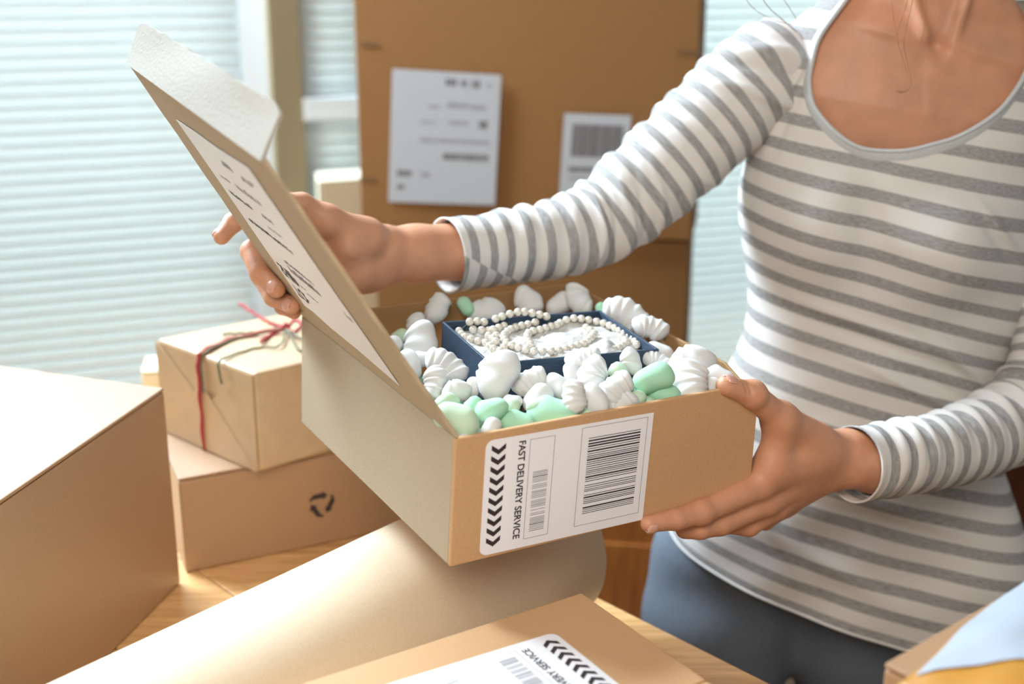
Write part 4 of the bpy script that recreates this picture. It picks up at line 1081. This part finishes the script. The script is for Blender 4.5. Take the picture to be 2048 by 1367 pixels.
rc_ = [(893, 511, 1.235), (980, 500, 1.262), (1090, 484, 1.290), (1190, 452, 1.318), (1275, 385, 1.335), (1365, 303, 1.350), (1450, 222, 1.365), (1525, 152, 1.378), (1572, 118, 1.392)]
rr_ = [0.0375, 0.0375, 0.0395, 0.0430, 0.0480, 0.0500, 0.0530, 0.0550, 0.0500]
# angles: 0 faces the camera, picture-up side about +-pi/2
wrR = []
_rg = np.random.default_rng(3)
for k in range(14):   # ridges over the upper side of the arm
    wrR.append((0.075 + 0.0235 * k + _rg.uniform(-0.006, 0.006), 0.0032 + 0.0028 * _rg.random(), 0.0062, -math.pi / 2 + _rg.uniform(-0.4, 0.3), 0.010 + 0.008 * _rg.random(), 0.95))
for c, a, wd_, an, sl, sp in ((0.165, 0.0050, 0.006, 0.2, -0.016, 1.2), (0.185, -0.0040, 0.006, 0.3, -0.018, 1.1), (0.200, 0.0052, 0.006, 0.5, -0.022, 1.1), (0.216, -0.0040, 0.005, 0.6, -0.022, 1.0), (0.230, 0.0045, 0.006, 0.9, -0.026, 1.0), (0.262, 0.0040, 0.008, 1.2, -0.02, 0.8), (0.125, 0.003, 0.008, 0.6, -0.01, 1.0), (0.30, 0.004, 0.007, 1.3, 0.02, 0.8), (0.39, 0.006, 0.008, 0.3, 0.03, 1.0), (0.415, -0.005, 0.007, 0.2, 0.03, 1.0), (0.43, 0.006, 0.008, 0.0, 0.035, 1.0)):
    wrR.append((c, a, wd_, an, sl, sp))
slR, PR_, RR2, sR = sleeve('sleeve', [atY(*c) for c in rc_], rr_, 1, 0.0012, 3.30, 'sleeve of the arm holding the lid', wrR)
lc_ = [(1706, 928, 1.085), (1780, 920, 1.110), (1880, 903, 1.150), (1970, 872, 1.195), (2060, 815, 1.245), (2105, 720, 1.275), (2118, 600, 1.305), (2110, 450, 1.335), (2082, 325, 1.360), (2045, 245, 1.375), (2000, 215, 1.380)]
lr_ = [0.0350, 0.0350, 0.0360, 0.0400, 0.0450, 0.0440, 0.0440, 0.0460, 0.0470, 0.0420, 0.0250]
wrL = []
for k, c in enumerate((0.040, 0.062, 0.083, 0.108, 0.132, 0.158, 0.182, 0.21, 0.24, 0.27, 0.30)):
    wrL.append((c, 0.0040 + 0.0006 * (k % 3), 0.0062, -math.pi / 2 + 0.3 * (k % 2), -0.006, 1.3)); wrL.append((c + 0.011, -0.0022, 0.005, -math.pi / 2, -0.006, 1.3))
slL, PL_, RL2, sL = sleeve('sleeve', [atY(*c) for c in lc_], lr_, 2, 0.0012, 0.0, 'sleeve of the arm under the carton corner', wrL)
for sl_o, P_, R2_, s2_ in ((slR, PR_, RR2, sR), (slL, PL_, RL2, sL)):
    pass

# skin: torso and neck tube ---------------------------------
parts_v = []; parts_q = []; off = 0
def addpart(V, Q):
    global off
    parts_v.append(V); parts_q.append(Q + off); off += len(V)
n1_, n2_ = 260, 300
PHb, TTb = np.meshgrid(np.linspace(0, 2 * math.pi, n1_, endpoint=False), np.linspace(0.0, 1.0, n2_), indexing='ij')
SB_ = torso(PHb, TTb, 0.0035, False)
ii, jj = np.meshgrid(np.arange(n1_), np.arange(n2_ - 1), indexing='ij'); i2 = (ii + 1) % n1_
addpart(SB_.reshape(-1, 3), np.stack([ii * n2_ + jj, i2 * n2_ + jj, i2 * n2_ + jj + 1, ii * n2_ + jj + 1], -1).reshape(-1, 4))

# head (above the frame), bowed toward the carton
hx = atY(1893, -330, 1.335); hc_ = A(hx[0], 1.335, hx[2])
hd = SDF(hc_ - A(0.12, 0.15, 0.19), hc_ + A(0.12, 0.15, 0.17), 0.0035)
fwd = nrm(A(-0.30, -0.88, -0.38)); upn = nrm(A(-0.05, -0.30, 0.90)); upn = nrm(upn - fwd * (upn @ fwd)); sd = np.cross(fwd, upn)
def H(f, s, u): return hc_ + fwd * f + sd * s + upn * u
hd.ball(H(-0.012, 0, 0.030), 0.088, 0.02, sd, 0.86)
hd.cone(H(0.035, 0, 0.01), H(0.045, 0, -0.065), 0.058, 0.034, 0.03, sd, 0.95)
hd.cone(H(0.06, 0, -0.085), H(0.07, 0, -0.088), 0.020, 0.015, 0.02)
for s_g in (-1, 1):
    hd.ball(H(0.060, s_g * 0.038, -0.020), 0.024, 0.02); hd.cone(H(-0.005, s_g * 0.055, -0.03), H(0.05, s_g * 0.022, -0.082), 0.018, 0.016, 0.02)
    hd.ball(H(0.088, s_g * 0.031, 0.004), 0.012, 0.012, sub=True)
    hd.cone(H(-0.005, s_g * 0.078, 0.012), H(0.000, s_g * 0.074, -0.025), 0.014, 0.009, 0.006, sd, 0.4)
    hd.ball(H(0.076, s_g * 0.031, 0.004), 0.0125, 0.004)
hd.cone(H(0.088, 0, 0.012), H(0.106, 0, -0.026), 0.008, 0.010, 0.010)
for s_g in (-1, 1): hd.ball(H(0.094, s_g * 0.011, -0.030), 0.0075, 0.006)
hd.cone(H(0.088, -0.018, -0.054), H(0.088, 0.018, -0.054), 0.006, 0.006, 0.006); hd.cone(H(0.086, -0.015, -0.063), H(0.086, 0.015, -0.063), 0.007, 0.007, 0.006)
hd.cone(H(0.099, -0.022, -0.0585), H(0.099, 0.022, -0.0585), 0.003, 0.003, 0.003, sub=True)
nb0 = torso(np.array(0.5), np.array(0.99)) * 0.5 + torso(np.array(0.5 + math.pi), np.array(0.99)) * 0.5
hd.cone(nb0 - A(0, 0, 0.03), H(-0.01, 0, -0.05), 0.054, 0.052, 0.02)
hv, hq = hd.mesh(); hv = relax(hv, hq, 2); addpart(hv, hq)

# arms and hands ---------------------------------------------
def pj(x, y, Y): return atY(x, y, Y)
NAILS = []
def finger(S_, js, rs, k=0.003, kr=0.007):
    for i in range(len(js) - 1):
        S_.cone(js[i], js[i + 1], rs[i], rs[i + 1], kr if i == 0 else k)
def nail(js, r, d, L=0.0105, w_=0.0062):
    T = nrm(js[-1] - js[-2]); d = nrm(d - T * (d @ T)); NAILS.append((js[-1] - T * 0.0010 + d * (r * 0.80), T, d, L, w_))

# her right hand (holding the lid)
HR = SDF(atY(420, 640, 1.15) - A(0.01, 0.15, 0.02), atY(960, 380, 1.15) + A(0.03, 0.20, 0.03), 0.00125)
wrj = pj(775, 508, 1.205); el = PR_[np.argmin(abs(sR - 0.16))]; fa = PR_[np.argmin(abs(sR - 0.05))]
HR.cone(fa + nrm(fa - wrj) * 0.02, fa, 0.0310, 0.0305, 0.004, nrm(-FW), 0.90)
HR.cone(fa, pj(830, 507, 1.220), 0.0305, 0.0275, 0.010, nrm(-FW), 0.88); HR.cone(pj(830, 507, 1.220), wrj, 0.0275, 0.0262, 0.010, nrm(-FW), 0.80)
palmn = nrm(-FW + 0.25 * RX)
mI, mM, mR, mP = pj(598, 448, 1.172), pj(600, 486, 1.170), pj(618, 525, 1.170), pj(640, 560, 1.172)
for mj, r1, w0 in ((mI, 0.0125, pj(762, 488, 1.20)), (mM, 0.0125, pj(765, 500, 1.202)), (mR, 0.0120, pj(765, 520, 1.202)), (mP, 0.0110, pj(758, 540, 1.20))):
    HR.cone(w0, mj, 0.0175, r1, 0.012)
# thenar and heel of the hand
cmc = pj(728, 476, 1.185); tM = pj(655, 440, 1.165)
HR.cone(cmc, tM, 0.0200, 0.0130, 0.010); HR.cone(pj(735, 548, 1.190), pj(672, 552, 1.172), 0.0175, 0.0150, 0.012)
HR.ball(pj(712, 545, 1.178), 0.0180, 0.012)
HR.cone(cmc, pj(700, 500, 1.168), 0.016, 0.014, 0.012)
th_ = [tM, pj(604, 408, 1.158), pj(560, 402, 1.148)]; finger(HR, th_, [0.0120, 0.0105, 0.0085], 0.004)
HR.cone(tM, mI, 0.010, 0.011, 0.014)
ix_ = [mI, pj(512, 420, 1.150), pj(466, 445, 1.125), pj(443, 473, 1.112)]; finger(HR, ix_, [0.0120, 0.0098, 0.0088, 0.0074])
mi_ = [mM, pj(504, 502, 1.132), pj(521, 548, 1.106), pj(553, 578, 1.090)]; finger(HR, mi_, [0.0120, 0.0104, 0.0094, 0.0080])
ri_ = [mR, pj(524, 552, 1.136), pj(548, 594, 1.110), pj(584, 611, 1.094)]; finger(HR, ri_, [0.0115, 0.0098, 0.0088, 0.0076])
pi_ = [mP, pj(560, 592, 1.140), pj(566, 612, 1.122), pj(588, 624, 1.108)]; finger(HR, pi_, [0.0105, 0.0086, 0.0078, 0.0066])
# creases of the palm and thumb root
for a, b, r in ((pj(640, 452, 1.130), pj(668, 470, 1.136), 0.0022), (pj(668, 478, 1.136), pj(700, 505, 1.146), 0.0018), (pj(672, 520, 1.148), pj(735, 528, 1.160), 0.0018)):
    HR.cone(a, b, r, r * 0.6, 0.004, sub=True)
rv, rq = HR.mesh(); rv = relax(rv, rq, 2); addpart(rv, rq)
nd1 = nrm(-FW + 0.2 * UP)
nail(mi_, 0.0080, nrm(-FW * 0.8 - RX * 0.15 + UP * 0.1)); nail(ri_, 0.0076, nrm(-FW * 0.8 - RX * 0.1 - UP * 0.1)); nail(ix_, 0.0074, nrm(-RX * 0.9 - FW * 0.3 - UP * 0.2), 0.009, 0.0055)
# forearm + upper arm inside the sleeve
def arm_tube(P_, s_arr, radf, a0):
    idx = [i for i in range(0, len(P_), 6) if s_arr[i] >= a0]; seg = 32; V = []
    T = np.gradient(P_, axis=0)
    for i in idx:
        t_ = nrm(T[i]); X = nrm(np.cross(t_, A(0.1, 0.3, 1))); Yv = np.cross(t_, X); r = radf(s_arr[i])
        for j in range(seg): w = 2 * math.pi * j / seg; V.append(P_[i] + r * (X * math.cos(w) + Yv * math.sin(w)))
    n = len(idx); Q = [(i * seg + j, i * seg + (j + 1) % seg, (i + 1) * seg + (j + 1) % seg, (i + 1) * seg + j) for i in range(n - 1) for j in range(seg)]
    addpart(np.array(V), np.array(Q))
arm_tube(PR_, sR, lambda s: 0.0270 + 0.010 * min(1, s / 0.25), 0.055)
arm_tube(PL_, sL, lambda s: 0.0235 + 0.009 * min(1, s / 0.22), 0.050)

# her left hand (under the near right corner)
HL = SDF(atY(1270, 1090, 0.97) - A(0.01, 0.06, 0.03), atY(1800, 740, 1.12) + A(0.02, 0.06, 0.09), 0.00125)
wl = pj(1672, 915, 1.085); fl_ = PL_[np.argmin(abs(sL - 0.03))]
HL.cone(fl_ + nrm(fl_ - wl) * 0.03, fl_, 0.0290, 0.0285, 0.004, nrm(-FW), 0.85)
HL.cone(fl_, pj(1690, 916, 1.088), 0.0280, 0.0258, 0.010, nrm(-FW), 0.80); HL.cone(pj(1690, 916, 1.088), wl, 0.0258, 0.0245, 0.010, nrm(-FW), 0.80)
mI, mM, mR, mP = pj(1515, 972, 1.030), pj(1532, 1002, 1.040), pj(1548, 1014, 1.055), pj(1572, 1006, 1.075)
for mj, r1, w0 in ((mI, 0.0125, pj(1655, 900, 1.078)), (mM, 0.0125, pj(1655, 920, 1.080)), (mR, 0.0120, pj(1658, 935, 1.086)), (mP, 0.0115, pj(1660, 940, 1.092))):
    HL.cone(w0, mj, 0.0165, r1, 0.011)
cm2 = pj(1628, 880, 1.066); tM2 = pj(1560, 838, 1.038)
HL.cone(cm2, tM2, 0.0180, 0.0140, 0.012)
HL.cone(pj(1640, 905, 1.07), pj(1545, 930, 1.035), 0.018, 0.013, 0.016)     # first web
HL.cone(tM2, pj(1540, 930, 1.036), 0.0100, 0.0110, 0.018)
th2 = [tM2, pj(1505, 788, 1.016), pj(1452, 771, 1.002)]; finger(HL, th2, [0.0130, 0.0108, 0.0088], 0.004, 0.008)
HL.ball(th2[1], 0.0117, 0.006)
ix2 = [mI, pj(1402, 1024, 0.990), pj(1352, 1038, 0.976), pj(1297, 1047, 0.963)]; finger(HL, ix2, [0.0125, 0.0104, 0.0092, 0.0072])
HL.ball(ix2[1], 0.0108, 0.005)
mi2 = [mM, pj(1440, 1047, 1.008), pj(1400, 1056, 0.996), pj(1370, 1058, 1.000)]; finger(HL, mi2, [0.0125, 0.0104, 0.0094, 0.0085])
ri2 = [mR, pj(1497, 1050, 1.036), pj(1450, 1046, 1.038), pj(1415, 1040, 1.045)]; finger(HL, ri2, [0.0118, 0.0100, 0.0090, 0.0080])
pi2 = [mP, pj(1530, 1040, 1.062), pj(1490, 1036, 1.066), pj(1460, 1032, 1.072)]; finger(HL, pi2, [0.0110, 0.0088, 0.0080, 0.0072])
for (x, y, Y) in ((1408, 1006, 0.9775), (1400, 1008, 0.9765), (1416, 1005, 0.979)):
    HL.cone(pj(x, y, Y), pj(x - 6, y + 22, Y - 0.002), 0.0012, 0.0012, 0.0025, sub=True)
for (x, y, Y) in ((1487, 770, 1.004), (1495, 772, 1.006)):
    HL.cone(pj(x, y - 8, Y), pj(x + 8, y + 14, Y - 0.003), 0.0010, 0.0010, 0.0025, sub=True)
lv, lq = HL.mesh(); lv = relax(lv, lq, 2); addpart(lv, lq)
nail(th2, 0.0088, nrm(UP * 0.9 - FW * 0.45), 0.0125, 0.0070); nail(ix2, 0.0072, nrm(-UP * 0.75 - FW * 0.6), 0.0110, 0.0058)
body = raw_mesh('body', np.concatenate(parts_v), np.concatenate(parts_q), SKIN, person)
for (c, T, d, L, w_) in NAILS:
    V = []; Fc = []; nx, ny = 10, 8; B_ = np.cross(T, d)
    for i in range(nx + 1):
        for j in range(ny + 1):
            a = 2 * i / nx - 1; b = 2 * j / ny - 1
            ww = w_ * math.sqrt(max(0, 1 - max(0, abs(a) - 0.35) ** 2 / 0.5)); V.append(c + T * (a * L * 0.5) + B_ * (b * ww) + d * (0.0031 - 0.0034 * b * b - 0.0009 * a * a))
    n0 = len(V); V += [v - d * 0.0018 for v in V]
    for i in range(nx):
        for j in range(ny): a = i * (ny + 1) + j; Fc += [(a, a + 1, a + ny + 2, a + ny + 1), (n0 + a, n0 + a + ny + 1, n0 + a + ny + 2, n0 + a + 1)]
    for i in range(nx): a = i * (ny + 1); b = a + ny; Fc += [(a, a + ny + 1, n0 + a + ny + 1, n0 + a), (b + ny + 1, b, n0 + b, n0 + b + ny + 1)]
    for j in range(ny): b = nx * (ny + 1) + j; Fc += [(j + 1, j, n0 + j, n0 + j + 1), (b, b + 1, n0 + b + 1, n0 + b)]
    mesh('fingernail', V, Fc, NAIL, person, True)

# jeans --------------------------------------------------------
JS = SDF(A(0.10, 1.18, -0.01), A(0.60, 1.62, 0.86), 0.0065)
hipc = atY(1665, 1080, YB); 
JS.cone(A(0.290, YB + 0.005, 0.760), A(0.266, YB + 0.01, 0.69), 0.064, 0.092, 0.02, A(0, 1, 0), 0.78); JS.cone(A(0.266, YB + 0.01, 0.69), A(0.260, YB + 0.01, 0.61), 0.092, 0.100, 0.02, A(0, 1, 0), 0.85); JS.cone(A(0.425, YB + 0.005, 0.68), A(0.425, YB + 0.01, 0.60), 0.100, 0.096, 0.03)
JS.cone(A(0.30, YB, 0.735), A(0.41, YB, 0.70), 0.080, 0.095, 0.03, A(0, 1, 0), 0.85)
for x0, x1 in ((0.258, 0.250), (0.432, 0.450)):
    JS.cone(A(x0, YB + 0.005, 0.62), A((x0 + x1) / 2, YB + 0.01, 0.36), 0.092, 0.060, 0.012); JS.cone(A((x0 + x1) / 2, YB + 0.01, 0.36), A(x1, YB + 0.03, 0.07), 0.060, 0.042, 0.02)
for (a, b) in (((0.18, 1.29, 0.70), (0.24, 1.272, 0.655)), ((0.19, 1.285, 0.64), (0.30, 1.265, 0.655))):
    JS.cone(A(*a), A(*b), 0.003, 0.003, 0.006, sub=True)
jv, jq = JS.mesh(); jv = relax(jv, jq, 2); jn = raw_mesh('jeans', jv, jq, JEAN, person); jn['label'] = 'grey-blue jeans'
for x1 in (0.250, 0.450):
    sh = SDF(A(x1 - 0.07, 1.16, -0.005), A(x1 + 0.07, 1.50, 0.12), 0.005)
    sh.cone(A(x1, 1.44, 0.035), A(x1, 1.24, 0.028), 0.036, 0.030, 0.01, A(0, 0, 1), 0.85); sh.cone(A(x1, 1.43, 0.05), A(x1, 1.40, 0.075), 0.034, 0.036, 0.01)
    v, q_ = sh.mesh(); v = relax(v, q_, 1); v[:, 2] = np.maximum(v[:, 2], 0.0); raw_mesh('shoe', v, q_, TRUNK, person)
# hair: cap, tail and loose strands ---------------------------
hs = SDF(hc_ - A(0.15, 0.15, 0.20), hc_ + A(0.15, 0.22, 0.18), 0.004)
hs.ball(H(-0.022, 0, 0.036), 0.094, 0.02, sd, 0.88); hs.cone(H(-0.05, 0, 0.0), H(-0.06, 0, -0.05), 0.07, 0.05, 0.02, sd, 0.9)
hs.cone(H(-0.09, 0, 0.03), H(-0.12, 0.02, 0.0), 0.035, 0.03, 0.01); hs.cone(H(-0.12, 0.02, 0.0), H(-0.11, 0.03, -0.11), 0.03, 0.018, 0.01)
hs.ball(H(0.075, 0, -0.045), 0.080, 0.004, sub=True)
v, q_ = hs.mesh(); v = relax(v, q_, 2); hair = raw_mesh('hair', v, q_, HAIR, person)
HS = [([(1840, -120, 1.22), (1825, 0, 1.225), (1808, 80, 1.235), (1816, 130, 1.245), (1822, 165, 1.240), (1812, 183, 1.235), (1796, 182, 1.232)], 0.00035),
      ([(1835, -120, 1.22), (1815, 0, 1.225), (1795, 70, 1.235), (1808, 125, 1.245), (1818, 168, 1.240), (1804, 185, 1.235), (1790, 181, 1.232)], 0.00025),
      ([(1850, -120, 1.22), (1852, 10, 1.23), (1845, 70, 1.24), (1830, 120, 1.245)], 0.00022), ([(1780, -60, 1.22), (1785, 20, 1.23), (1795, 75, 1.24)], 0.0002),
      ([(1500, -60, 1.25), (1530, 5, 1.26), (1560, 35, 1.27), (1592, 62, 1.28)], 0.0004), ([(1540, -40, 1.25), (1575, 10, 1.26), (1600, 50, 1.27)], 0.0003),
      ([(1470, -40, 1.25), (1505, 15, 1.26), (1550, 40, 1.27), (1585, 50, 1.28)], 0.0003)]
for pts, r in HS:
    MB().tube(catmull([atY(*p) for p in pts], 40), r, 5).build('hair_strand', HAIR, hair, True)
#@@END_PERSON
